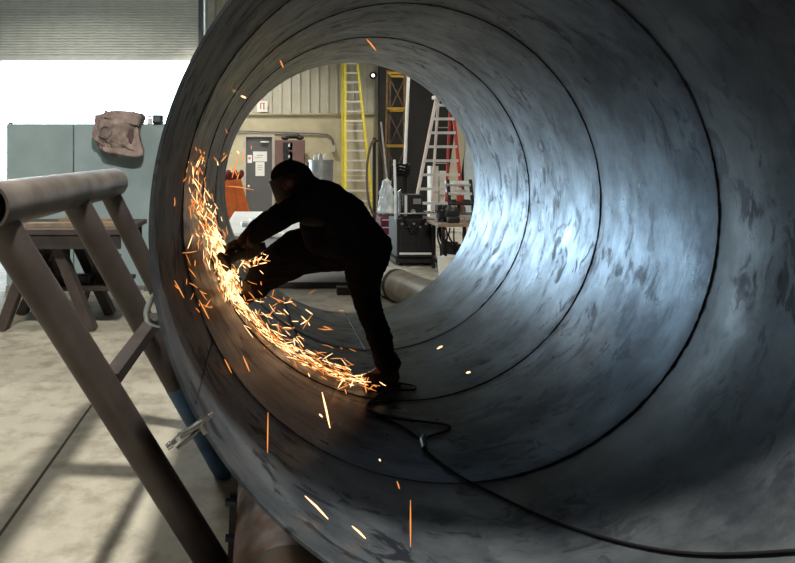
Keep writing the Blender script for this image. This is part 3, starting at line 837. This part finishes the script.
for v in b.bm.verts:
    n = v.co.copy()
    rr_ = max(1e-4, math.hypot(n.x, n.y)); kk = (.30 + .70 * (1 - (n.z + 1) / 2)) * min(1.0, rr_ * 2.0) / rr_
    v.co = Vector((cc.x + n.x * .19 * kk, d + n.y * .19 * kk, zt + hh + n.z * hh)) + n * .05 * mnoise.noise(n * 3.1)
o = b.build('wrapped_load', M['clear_wrap'], None, True); o.location.z = zt; tag(o, 'pale blue plastic wrapped load on the maroon tool chest', 'package')

# cartons behind the red ladder
d = 14.9
for k, (u0, u1, v0, v1, lab) in enumerate(((430.5, 438.5, 166, 245, 'tall white carton seen through the red ladder'), (439.5, 447, 171, 245, 'shorter white carton right of the tall carton behind the ladder'))):
    a, c = P(u0, v0, d + .35), P(u1, v0, d + .35)
    t = thing('carton', ((a.x + c.x) / 2, d + .5, 0), lab, 'carton', 'white cartons behind the red ladder')
    MB().box(((a.x + c.x) / 2, d + .5, a.z / 2), (c.x - a.x, .3, a.z), (0, 0, 0), .006).build('body', M['card'], t)
    MB().box(((a.x + c.x) / 2, d + .345, a.z * .62), (c.x - a.x - .01, .008, .05)).build('tape', M['beige'], t)

# boards leaning right of the ladder
b = MB().bar(G(449, 19.6), P(464, 108, 20.38), .38, .04, (0, 1, 0), .004); o = b.build('leaning_board', M['beige'], None); tag(o, 'beige board leaning on the dark wall behind the right rail of the red ladder', 'board')
b = MB().bar(G(470, 19.7), P(468.5, 120, 20.38), .34, .05, (0, 1, 0), .004); o = b.build('leaning_board', M['pale_blue'], None); tag(o, 'pale blue upright board at the right edge of the far opening', 'board')

# tan table with tools
d = 9.85
x0, x1 = P(437, 0, d).x, P(480, 0, d).x; zt = P(0, 225, d).z
tb = thing('tool_table', ((x0 + x1) / 2, d + .3, 0), 'tan topped tool table on thin dark legs right of the welding machine', 'table')
MB().box(((x0 + x1) / 2, d + .3, zt), (x1 - x0, .7, .045), (0, 0, 0), .006).build('table_top', M['tan_top'], tb)
for xx in (x0 + .10, x1 - .06):
    for yy in (d + .02, d + .58): MB().bar((xx, yy, 0), (xx, yy, zt - .02), .045, .045).build('leg', M['black_metal'], tb)
MB().bar((x0 + .10, d + .02, .15), (x1 - .06, d + .02, .55), .03, .03).bar((x0 + .10, d + .02, .55), (x1 - .06, d + .02, .15), .03, .03).build('cross_brace', M['black_metal'], tb)
MB().box(((x0 + x1) / 2, d + .3, .2), (x1 - x0 - .2, .5, .03)).build('shelf', M['galv'], tb)
vs = thing('bench_vise', (P(447, 0, d).x, d + .3, zt + .0225), 'dark bench vise on the tan tool table', 'vise')
q = Vector((P(447, 0, d).x, d + .3, zt + .0225))
MB().cyl(q, q + Vector((0, 0, .05)), .08, .07, 20).box(q + Vector((0, 0, .12)), (.12, .16, .14), (0, 0, 0), .01).build('base', M['black_metal'], vs)
MB().box(q + Vector((-.06, 0, .22)), (.05, .17, .10), (0, 0, 0), .008).box(q + Vector((.05, 0, .22)), (.05, .17, .10), (0, 0, 0), .008).build('jaw', M['black_metal'], vs)
MB().cyl(q + Vector((-.26, 0, .16)), q + Vector((0, 0, .16)), .018, None, 12).cyl(q + Vector((-.25, -.12, .16)), q + Vector((-.25, .12, .16)), .010, None, 10).build('screw_handle', M['chrome'], vs)
ts = thing('parts_rack', (P(466, 0, d).x, d + .45, zt + .0225), 'dark sloping parts rack with bright trays on the tan tool table', 'rack')
xa, xb = P(456, 0, d).x, P(480, 0, d).x; zb = zt + .0225
for xx in (xa, xb):
    MB().bar((xx, d + .25, zb), (xx + .03, d + .55, zb + .66), .03, .05, (1, 0, 0)).build('side_rail', M['black_metal'], ts)
for k, (z, mm) in enumerate(((.10, 'galv'), (.30, 'black_metal'), (.46, 'alu'), (.60, 'galv'))):
    MB().box(((xa + xb) / 2 + .01, d + .30 + .28 * z / .62, zb + z), (xb - xa, .22, .03), (.25, 0, 0)).build('tray', M[mm], ts)
for k, (u, z, mm, lab) in enumerate(((461, .115, 'red', 'red tin on the lowest tray of the parts rack'), (470, .115, 'maroon', 'maroon tin on the lowest tray of the parts rack'), (468, .315, 'red', 'red canister on the middle tray of the parts rack'), (462, .475, 'white', 'white pot on an upper tray of the parts rack'))):
    xq = P(u, 0, d).x; yy = d + .30 + .28 * z / .62
    o = MB().cyl((xq, yy, zb + z), (xq, yy, zb + z + .11), .042, None, 16).cyl((xq, yy, zb + z + .11), (xq, yy, zb + z + .125), .036, None, 16).build('tin', M[mm], None, True); tag(o, lab, 'tin', 'tins on the parts rack')
b = MB(); rnd = random.Random(3)
for k in range(5):
    a = P(438 + 4 * k, 228, d + .05); c = P(440 + 5 * k, 262, d - .1)
    b.tube([a, a + Vector((.05 * rnd.uniform(-1, 1), -.06, -.15)), a.lerp(c, .6) + Vector((.12 * rnd.uniform(-1, 1), -.08, 0)), Vector((c.x, c.y, .02))], .013, 8, False, 2)
o = b.build('cable_tangle', M['rubber'], None, True); tag(o, 'black cables hanging off the tan tool table to the floor', 'cables', None)
o = MB().cyl(G(446, 9.75), G(446, 9.75) + Vector((0, 0, .30)), .11, .13, 24).build('light_patch_bucket', M['white'], None, True); tag(o, 'white pail standing in for the lit floor under the tan tool table', 'light_patch_bucket')  # added stand-in for the bright patch of lit floor below the table
MB().pipe(G(446, 9.75) + Vector((0, 0, .28)), G(446, 9.75) + Vector((0, 0, .31)), .138, .12, 24).build('rim', M['white'], o, True)

o = MB().box((2.95, 10.02, .215 + .12), (.26, .22, .24), (0, 0, .1), .012).box((2.95, 10.02, .215 + .255), (.20, .03, .03)).build('tool_case', M['black'], None); tag(o, 'black tool case on the low shelf of the tan tool table', 'case')
q = Vector((P(455, 0, 9.85).x, 10.02, P(0, 225, 9.85).z + .0225))
wh = MB().ball(q + Vector((0, 0, .14)), .12, (1, 1.1, 1.15)).box(q + Vector((0, -.08, .05)), (.19, .10, .10), (0, 0, 0), .02).build('welding_helmet', M['black'], None, True); tag(wh, 'black welding helmet on the tan tool table before the parts rack', 'helmet')
MB().box(q + Vector((0, -.125, .16)), (.13, .03, .07), (0, 0, 0), .006).build('lens', M['visor'], wh)
b = MB()
for k in range(4):
    b.tube([(P(437.5, 0, 10.66).x + .03 + .006 * k, 10.60 + (.15 + .012 * k) * math.cos(2 * PI * s_ / 24) * .5, .72 + (.24 + .02 * k) * math.sin(2 * PI * s_ / 24)) for s_ in range(24)], .014, 8, True)
o = b.build('welding_lead', M['rubber'], None, True); tag(o, 'black coiled welding lead hung at the right side of the welding machine', 'cable')
b = MB().tube([P(398, 218, 10.62), P(402, 214, 10.62), P(407, 224, 10.6), P(411, 234, 10.6), P(418, 226, 10.6), P(424, 218, 10.62), P(430, 222, 10.6), P(433, 240, 10.58), P(434, 262, 10.5)], .013, 8, False, 2)
o = b.build('torch_hose', M['rubber'], None, True); tag(o, 'black hose looping across the front of the welding machine', 'hose')

# ------------------------------------------------------------------ the worker
def blob(chains, voxel=.014, wob=0.0, wscale=9.0, seed=0.0, smooth=2):
    """one continuous skin grown round tapering limbs"""
    b = bmesh.new()
    for ch in chains:
        for i, (p, r_) in enumerate(ch):
            bmesh.ops.create_icosphere(b, subdivisions=3, radius=r_, matrix=Matrix.Translation(p))
            if i:
                p0, r0 = ch[i - 1]
                z = p - p0
                if z.length < 1e-4: continue
                Mx = Matrix.Translation((p + p0) / 2) @ z.to_track_quat('Z', 'Y').to_matrix().to_4x4()
                bmesh.ops.create_cone(b, cap_ends=True, segments=20, radius1=r0, radius2=r_, depth=z.length, matrix=Mx)
    me = bpy.data.meshes.new('tmp'); b.to_mesh(me); b.free()
    o = bpy.data.objects.new('tmp', me); C.objects.link(o)
    m1 = o.modifiers.new('r', 'REMESH'); m1.mode = 'VOXEL'; m1.voxel_size = voxel
    m2 = o.modifiers.new('s', 'SMOOTH'); m2.iterations = smooth * 3; m2.factor = .5
    dg = bpy.context.evaluated_depsgraph_get()
    ev = bpy.data.meshes.new_from_object(o.evaluated_get(dg))
    bpy.data.objects.remove(o); bpy.data.meshes.remove(me)
    out = MB(); out.bm.from_mesh(ev); bpy.data.meshes.remove(ev)
    if wob:
        out.bm.normal_update()
        for v in out.bm.verts:
            q = v.co * wscale + Vector((seed, seed * 2, 0))
            v.co += v.normal * wob * (mnoise.noise(q) + .6 * mnoise.noise(Vector((q.x, q.y, q.z * 2.3)) * 1.9))
    return out


D0 = 4.16
hipL, hipR = P(370, 254, 4.08), P(364, 250, 4.27)
kneeL, ankL = P(371, 314, 4.06), P(387, 372, 4.08)
kneeR, ankR = P(303, 259, 4.32), P(254, 285, 4.27)
pel = P(368, 246, D0); mid = P(345, 222, D0); chest = P(322, 203, D0); neck = P(305, 190, D0); head = P(290, 181, D0)
shL, shR = P(315, 196, 3.99), P(316, 195, 4.33)
elL, wrL = P(280, 217, 3.93), P(253, 238, 4.03)
elR, wrR = P(284, 211, 4.36), P(250, 232, 4.22)
toeL = on_wall(369, 387, .03); heelL = on_wall(393, 386, .035)
ankL = heelL + Vector((-.02, 0, .10))
fwd = Vector((-.90, -.05, -.42)).normalized()          # where the face points

body = blob([
    [(pel, .10), (mid, .095), (chest, .105), (neck, .058), (head + fwd * .0, .088)],
    [(pel, .08), (hipL, .085), (kneeL, .055), (ankL, .038), (toeL + Vector((0, 0, .03)), .030)],
    [(pel, .08), (hipR, .085), (kneeR, .055), (ankR, .038)],
    [(chest, .08), (shL, .058), (elL, .040), (wrL, .028)],
    [(chest, .08), (shR, .058), (elR, .040), (wrR, .028)],
    [(head, .085), (head + fwd * .055 + Vector((0, 0, -.035)), .060), (head + fwd * .085 + Vector((.03, 0, -.075)), .034)],   # jaw and chin
    [(head + fwd * .085, .018), (head + fwd * .110 + Vector((.012, 0, -.018)), .014)],                                       # nose
    [(head + fwd * .07 + Vector((-.02, -.03, .03)), .020), (head + fwd * .07 + Vector((-.02, .03, .03)), .020)],             # brow
    [(head + Vector((.01, -.092, -.01)), .020), (head + Vector((.01, -.094, -.035)), .014)], [(head + Vector((.01, .092, -.01)), .020), (head + Vector((.01, .094, -.035)), .014)],
], .011)
person = body.build('person', M['skin'], None, True)
tag(person, 'person in dark work clothes and hood bending forward inside the pipe holding a grinder', 'person')
for s in (-1, 1):
    MB().ball(head + fwd * .088 + Vector((-.004, s * .032, .004)), .012).build('eye', M['eye'], person, True)

jk = blob([
    [(pel + Vector((-.02, -.05, .02)), .145), (P(341, 217, 4.09), .165), (P(324, 204, 4.07), .145), (shL + Vector((.02, .03, 0)), .105)],
    [(pel + Vector((-.02, .06, .02)), .145), (P(341, 215, 4.24), .165), (P(324, 201, 4.24), .145), (shR + Vector((.02, -.03, 0)), .105)],
    [(chest, .13), (P(309, 190, D0), .10)],
    [(P(318, 208, 4.05), .11), (P(316, 224, 4.08), .105), (P(318, 238, 4.12), .10), (P(342, 240, 4.10), .14)],
    [(shL, .096), (elL, .076), (wrL + (elL - wrL) * .1, .052)],
    [(shR, .096), (elR, .076), (wrR + (elR - wrR) * .1, .052)],
], .013, .012, 8.0, 1.3, 1)
jk.build('jacket', M['cloth'], person, True)
trs = blob([
    [(pel + Vector((.0, -.07, -.01)), .148), (P(367, 256, 4.08), .145), (P(363, 280, 4.07), .112), (P(366, 299, 4.07), .086), (P(370, 312, 4.06), .080), (P(381, 343, 4.07), .078), (P(386, 364, 4.08), .072), (ankL + Vector((0, 0, .02)), .068)],
    [(pel + Vector((.0, .08, 0)), .148), (P(352, 247, 4.29), .150), (P(326, 248, 4.31), .165), (P(302, 251, 4.32), .155), (P(281, 262, 4.31), .142), (P(266, 272, 4.30), .128), (ankR + (kneeR - ankR) * .08, .098)],
], .013, .013, 8.5, 4.1, 1)
trs.build('trousers', M['trouser'], person, True)
# shirt tail between jacket and trousers
blob([[(P(303, 220, 3.985), .030), (P(311, 221, 3.975), .034), (P(320, 222, 3.98), .030)]], .008).build('shirt_hem', M['shirt'], person, True)

# boots: the left on the pipe floor, the right braced against the curved wall
up = Vector((0, 0, 1))
bt = blob([[(ankL + up * .04, .058), (ankL - up * .03, .056), (heelL + up * .028, .045), (heelL.lerp(toeL, .5) + up * .032, .047), (toeL + up * .022, .042)]], .009)
bl = bt.build('boot', M['leather'], person, True)
so = MB(); dv = (toeL - heelL).normalized(); sv = Vector((0, 1, 0))
prf = []
for f, wd_ in ((-.055, .022), (-.03, .038), (.05, .036), (.11, .046), (.17, .045), (.205, .022)):
    prf.append((f, wd_))
ol = [heelL + dv * f + sv * w_ for f, w_ in prf] + [heelL + dv * f - sv * w_ for f, w_ in prf[::-1]]
so.prism([p - up * .030 for p in ol], up * .022).build('sole', M['rubber'], bl)
hR, tR = on_wall(244, 300, .035), on_wall(236, 262, .04)
tR = hR + (tR - hR).normalized() * .25
hR.y += 0; 
bt = blob([[(ankR + (kneeR - ankR) * .05, .066), (ankR, .072), (hR.lerp(ankR, .25), .058), (hR.lerp(tR, .45) + Vector((.02, 0, .01)), .052), (tR + Vector((.015, 0, .0)), .042)]], .009)
br = bt.build('boot', M['leather'], person, True)
nw = Vector((PX - hR.x, 0, PZ - hR.z)).normalized(); dv = (tR - hR).normalized(); sv = dv.cross(nw).normalized()
ol = [hR + dv * f + sv * w_ for f, w_ in prf] + [hR + dv * f - sv * w_ for f, w_ in prf[::-1]]
MB().prism([p - nw * .034 for p in ol], nw * .022).build('sole', M['rubber'], br)

# hood, visor, ear defender
hd = blob([[(head + Vector((.012, 0, .012)), .124), (head - fwd * .02 + Vector((.02, 0, .0)), .118), (P(306, 190, D0), .098), (P(314, 195, D0), .10)],
           [(head + fwd * .045 + Vector((-.005, 0, .05)), .082), (head + Vector((0, 0, .02)), .12)]], .011, .006, 12, 2.2, 1)
hd.build('hood', M['hood'], person, True)
vz = MB(); seg = 14; rows = []
fx = fwd; fz = Vector((fwd.z, 0, -fwd.x)).normalized()
if fz.z < 0: fz = -fz
for j in range(7):
    h = .055 - .155 * j / 6
    row_o, row_i = [], []
    for k in range(seg + 1):
        a = -1.25 + 2.5 * k / seg
        for rr_, rw in ((.139, row_o), (.133, row_i)):
            rw.append(vz.bm.verts.new(head + fx * (rr_ * math.cos(a) - .012 + .012 * (j / 6)) + Vector((0, 1, 0)) * (rr_ * .92 * math.sin(a)) + fz * h))
    rows.append((row_o, row_i))
for j in range(6):
    for k in range(seg):
        for s in (0, 1):
            A, B = rows[j][s], rows[j + 1][s]; vz.bm.faces.new((A[k], A[k + 1], B[k + 1], B[k]))
    for k in (0, seg):
        vz.bm.faces.new((rows[j][0][k], rows[j + 1][0][k], rows[j + 1][1][k], rows[j][1][k]))
for j in (0, 6):
    for k in range(seg): vz.bm.faces.new((rows[j][0][k], rows[j][0][k + 1], rows[j][1][k + 1], rows[j][1][k]))
vz.build('visor', M['visor'], person, True)
for s in (-1, 1):
    q = head + Vector((-.012, s * .118, -.012))
    MB().cyl(q, q + Vector((0, s * .035, 0)), .046, .034, 24).ball(q + Vector((0, s * .03, 0)), .032, (1, .5, 1.2)).build('ear_defender', M['ear_red'], person, True)

# grinder
gh = P(229, 259, 4.08); gt = P(266, 246, 4.09); ga = (gt - gh).normalized()
gr = thing('angle_grinder', gh, 'angle grinder held in both gloves throwing sparks at the weld', 'grinder')
MB().cyl(gh + ga * .03, gh + ga * .19, .030, .034, 24).cyl(gh + ga * .19, gh + ga * .25, .034, .026, 24).build('motor_body', M['black'], gr, True)
MB().ball(gh, .042, (1, .9, .9)).cyl(gh, gh + ga * .05, .036, .032, 20).build('gear_head', M['black_metal'], gr, True)
wn = (on_wall(216, 262) - gh).normalized()
wn = (wn + Vector((-.2, -.3, -.45))).normalized()
MB().cyl(gh + wn * .01, gh + wn * .05, .018, None, 16).build('spindle', M['chrome'], gr, True)
MB().cyl(gh + wn * .045, gh + wn * .052, .062, .062, 40).build('disc', M['disc'], gr, True)
gp = MB(); gp.pipe(gh + wn * .028, gh + wn * .04, .068, .05, 32); gp.build('guard', M['black_metal'], gr, True)
hx = Vector((0, .13, .05)); MB().cyl(gh + ga * .02, gh + ga * .02 + hx, .016, .019, 16).build('side_handle', M['black'], gr, True)


def glove(wr, grip, axis, side, palm_dir):
    """palm, four unequal curled fingers and a thumb closing on a bar through grip along axis"""
    axis = axis.normalized(); pd = palm_dir.normalized()          # from bar to back of hand
    tdir = axis.cross(pd).normalized() * side                      # the way fingers wrap
    kn = grip + pd * .040 + tdir * .030
    ch = [[(wr, .038), (wr.lerp(grip + pd * .052, .5), .040), (grip + pd * .052 - tdir * .012, .036)]]
    for k, (off, ln) in enumerate(((-.036, .92), (-.012, 1.0), (.012, .95), (.036, .80))):
        b0 = grip + pd * .050 + axis * off - tdir * .02
        k1 = grip + axis * off + (pd * .046 + tdir * .028)
        k2 = grip + axis * off + (pd * .006 + tdir * .050 * ln)
        k3 = grip + axis * off + (-pd * .036 * ln + tdir * .024)
        k4 = grip + axis * off + (-pd * .040 * ln - tdir * .004)
        ch.append([(b0, .016), (k1, .0125), (k2, .0115), (k3, .0105), (k4, .009)])
    t0 = grip + pd * .045 - axis * .040 - tdir * .02
    ch.append([(t0, .017), (grip + pd * .018 - axis * .055 - tdir * .042, .013), (grip - pd * .020 - axis * .048 - tdir * .036, .0115), (grip - pd * .036 - axis * .040 - tdir * .012, .010)])
    return blob(ch, .0055, 0, 9, 0, 1)


glove(wrL, gh + ga * .15, ga, 1, Vector((.25, -.55, .8))).build('glove', M['leather'], person, True)
glove(wrR, gh + ga * .02 + hx * .62, hx, -1, Vector((.75, 0, .65))).build('glove', M['leather'], person, True)

# ------------------------------------------------------------------ cords on the pipe's floor
cp = [(372, 386), (392, 384), (412, 386), (417, 389.5), (412, 392), (390, 391), (370, 402), (366, 407), (372, 414), (392, 420), (425, 423.5), (446, 426), (452, 429), (444, 434), (428, 438),
      (423, 443), (424, 451), (432, 458), (445, 468), (462, 480), (490, 494), (525, 511), (560, 526), (600, 539), (645, 550), (690, 556.5), (740, 557), (800, 553)]
b = MB()
for i in range(len(cp) - 1): pass
b.tube([on_wall(u, v, .009) for u, v in cp], .0062, 10, False, 2)
cord = b.build('power_cord', M['rubber'], None, True)
tag(cord, 'black power cord winding from the worker\'s boot along the pipe floor', 'cord')
pg = [on_wall(424, 441, .022), on_wall(422.5, 446, .026), on_wall(424.5, 453, .020)]
b = MB().tube(pg, [.013, .017, .014], 12); o = b.build('connector', M['black'], cord, True); o['label'] = 'glossy plug connector'
o = MB().tube([on_wall(u, v, .008) for u, v in ((393, 402), (383, 403), (368, 405), (366, 410), (380, 418), (410, 432), (426, 446))], .007, 8, False, 2).build('air_hose', M['rubber'], None, True)
tag(o, 'thin black hose lying beside the power cord behind the plug', 'hose')
o = MB().tube([on_wall(u, v, .006) for u, v in ((283, 297), (287, 310), (292, 326), (300, 340))] , .005, 8, False, 1).build('thin_lead', M['rubber'], None, True)
tag(o, 'thin dark lead lying on the pipe wall below the raised boot', 'lead')

# ------------------------------------------------------------------ sparks
rnd = random.Random(21)


def streak(b, u0, v0, u1, v1, depth, wpx, d2=None, bend=0):
    p0, p1 = P(u0, v0, depth), P(u1, v1, d2 or depth)
    r_ = wpx / 2 / F * depth
    m_ = (p0 + p1) / 2 + Vector((0, 0, bend * (p1 - p0).length))
    b.tube([p0, p0.lerp(m_, .5), m_, m_.lerp(p1, .5), p1], [r_ * .35, r_ * .8, r_, r_ * .9, r_ * .4], 6)


def wall_depth(u, v):
    a, c = u - U0, v - V0
    A = 1 - .49 - .0361; B = 1.4 * a + .38 * c; Cc = a * a + c * c
    return 768 / ((-B + math.sqrt(B * B + 4 * A * Cc)) / (2 * A))


def along(path, t):
    f = t * (len(path) - 1); i = min(int(f), len(path) - 2); f -= i
    (a, c), (e, g) = path[i], path[i + 1]
    return a + (e - a) * f, c + (g - c) * f, math.atan2(g - c, e - a)


cool, hot = MB(), MB()


def shower(path, n, spread, lmin, lmax, wmin, wmax, hotp, ajit, tpow=1.0, clear=.02, far=.22):
    for _ in range(n):
        u, v, a = along(path, rnd.random() ** tpow)
        u += rnd.gauss(0, spread); v += rnd.gauss(0, spread)
        a += rnd.gauss(0, ajit)
        ln = rnd.uniform(lmin, lmax) * (rnd.random() ** .6 + .2)
        du, dv_ = math.cos(a) * ln / 2, math.sin(a) * ln / 2
        dd = min(wall_depth(u - du, v - dv_), wall_depth(u + du, v + dv_))
        dd = min(dd, 4.5) - rnd.uniform(clear, far)
        streak(hot if rnd.random() < hotp else cool, u - du, v - dv_, u + du, v + dv_, dd, rnd.uniform(wmin, wmax), None, rnd.uniform(-.05, .05))


# the heart of the shower, then its fans up the wall and down along the weld
shower([(213, 232), (221, 256), (228, 275), (236, 298)], 230, 3.4, 4, 14, .7, 1.9, .75, .35)
shower([(203, 200), (208, 225), (216, 248)], 120, 6.0, 4, 14, .5, 1.2, .4, .35)
shower([(197, 160), (198, 185), (205, 215)], 60, 7.0, 4, 13, .5, 1.1, .3, .40)
shower([(222, 262), (228, 282), (236, 302)], 90, 5.5, 5, 15, .6, 1.3, .3, .35)
shower([(238, 302), (252, 318), (272, 338), (300, 356), (330, 371), (374, 386)], 250, 3.0, 4, 16, .5, 1.2, .45, .16, .9)
shower([(255, 312), (280, 338), (310, 356), (350, 374)], 120, 8, 4, 13, .5, 1.0, .3, .45, 1.0, .05, .5)
shower([(240, 262), (252, 264), (266, 258)], 40, 3.5, 4, 10, .6, 1.2, .4, .6, 1.0, .30, .42)
shower([(250, 275), (265, 300), (290, 318), (330, 325)], 50, 12, 5, 15, .6, 1.2, .3, .8, 1.0, .1, .5)
shower([(212, 128), (228, 140), (230, 170)], 12, 8, 4, 11, .7, 1.4, .3, .5, 1.0, .1, .5)
shower([(180, 190), (192, 240), (196, 290), (210, 320)], 24, 7, 5, 14, .6, 1.1, .1, .5, 1.0, .05, .3)
shower([(345, 385), (372, 378), (385, 374)], 24, 5, 3, 9, .8, 1.5, .3, .9)
o = cool.build('spark_shower', M['spark'], None); tag(o, 'dense orange shower of grinding sparks sprayed along the weld', 'sparks', None, 'stuff')
o = hot.build('spark_core', M['spark_hot'], None); tag(o, 'yellow white hottest sparks in the heart of the shower', 'sparks', None, 'stuff')

single = [
    ((268, 412), (267.5, 453), 2.55, 1.7, 'long upright orange spark left of the pipe floor centre'),
    ((322, 392), (330, 428), 3.0, 2.4, 'long bright leaning spark below the middle of the weld shower'),
    ((305, 496), (328, 519), 2.3, 2.6, 'long yellow spark sloping low over the near left rim'),
    ((352, 526), (365.5, 538.5), 2.3, 2.6, 'short yellow spark lowest at the near rim'),
    ((410.5, 500), (410.5, 547), 2.4, 1.8, 'long upright red orange spark low in the middle'),
    ((366.5, 39), (376, 50.5), 4.0, 2.0, 'orange spark high under the top of the pipe'),
    ((280, 60), (283.5, 68), 4.2, 2.0, 'pale spark against the upper left seam of the pipe'),
    ((241, 96), (246, 98), 4.0, 2.4, 'stubby pale spark above the upper left edge of the opening'),
    ((224.5, 359), (231.5, 373), 3.1, 1.8, 'left of two slanting sparks below the raised boot'),
    ((243, 356), (249.5, 371.5), 3.1, 2.0, 'right of two slanting sparks below the raised boot'),
    ((174.5, 280.5), (184, 298), 2.5, 1.7, 'slanting orange spark farthest left near the pipe rim'),
    ((199, 300), (209, 319), 2.9, 1.9, 'slanting spark between the pipe rim and the raised boot'),
    ((466, 373), (470.5, 372), 3.2, 2.6, 'tiny spark lying right of the standing boot'),
    ((437, 349), (442.5, 346), 3.5, 2.2, 'tiny orange spark beyond the standing boot on the far course'),
    ((397, 481), (399.5, 489), 2.6, 1.6, 'tiny faint spark above the long upright spark low in the middle'),
    ((379, 459), (380.5, 461), 2.7, 2.2, 'dot of a spark on the weld line left of the plug'),
    ((319, 414), (322.5, 417), 3.0, 2.4, 'stubby spark beside the long leaning spark'),
    ((226, 186), (254, 190), 3.9, 1.3, 'thin level spark crossing before the grey door'),
    ((232, 178), (238.5, 155), 4.0, 1.7, 'steep pale spark before the orange barrier'),
    ((244, 150), (243, 165), 4.0, 1.4, 'short upright spark before the left edge of the grey door'),
]
for (u0, v0), (u1, v1), d, wpx, lab in single:
    dm_ = min(wall_depth(u0, v0), wall_depth(u1, v1)) if max(u0, u1) > 0 else d
    b = MB(); streak(b, u0, v0, u1, v1, min(d, dm_ - .04), wpx * .8, None, .03)
    o = b.build('spark', M['spark_hot' if wpx > 2.1 else 'spark'], None); tag(o, lab, 'spark', 'lone sparks flying in the pipe')
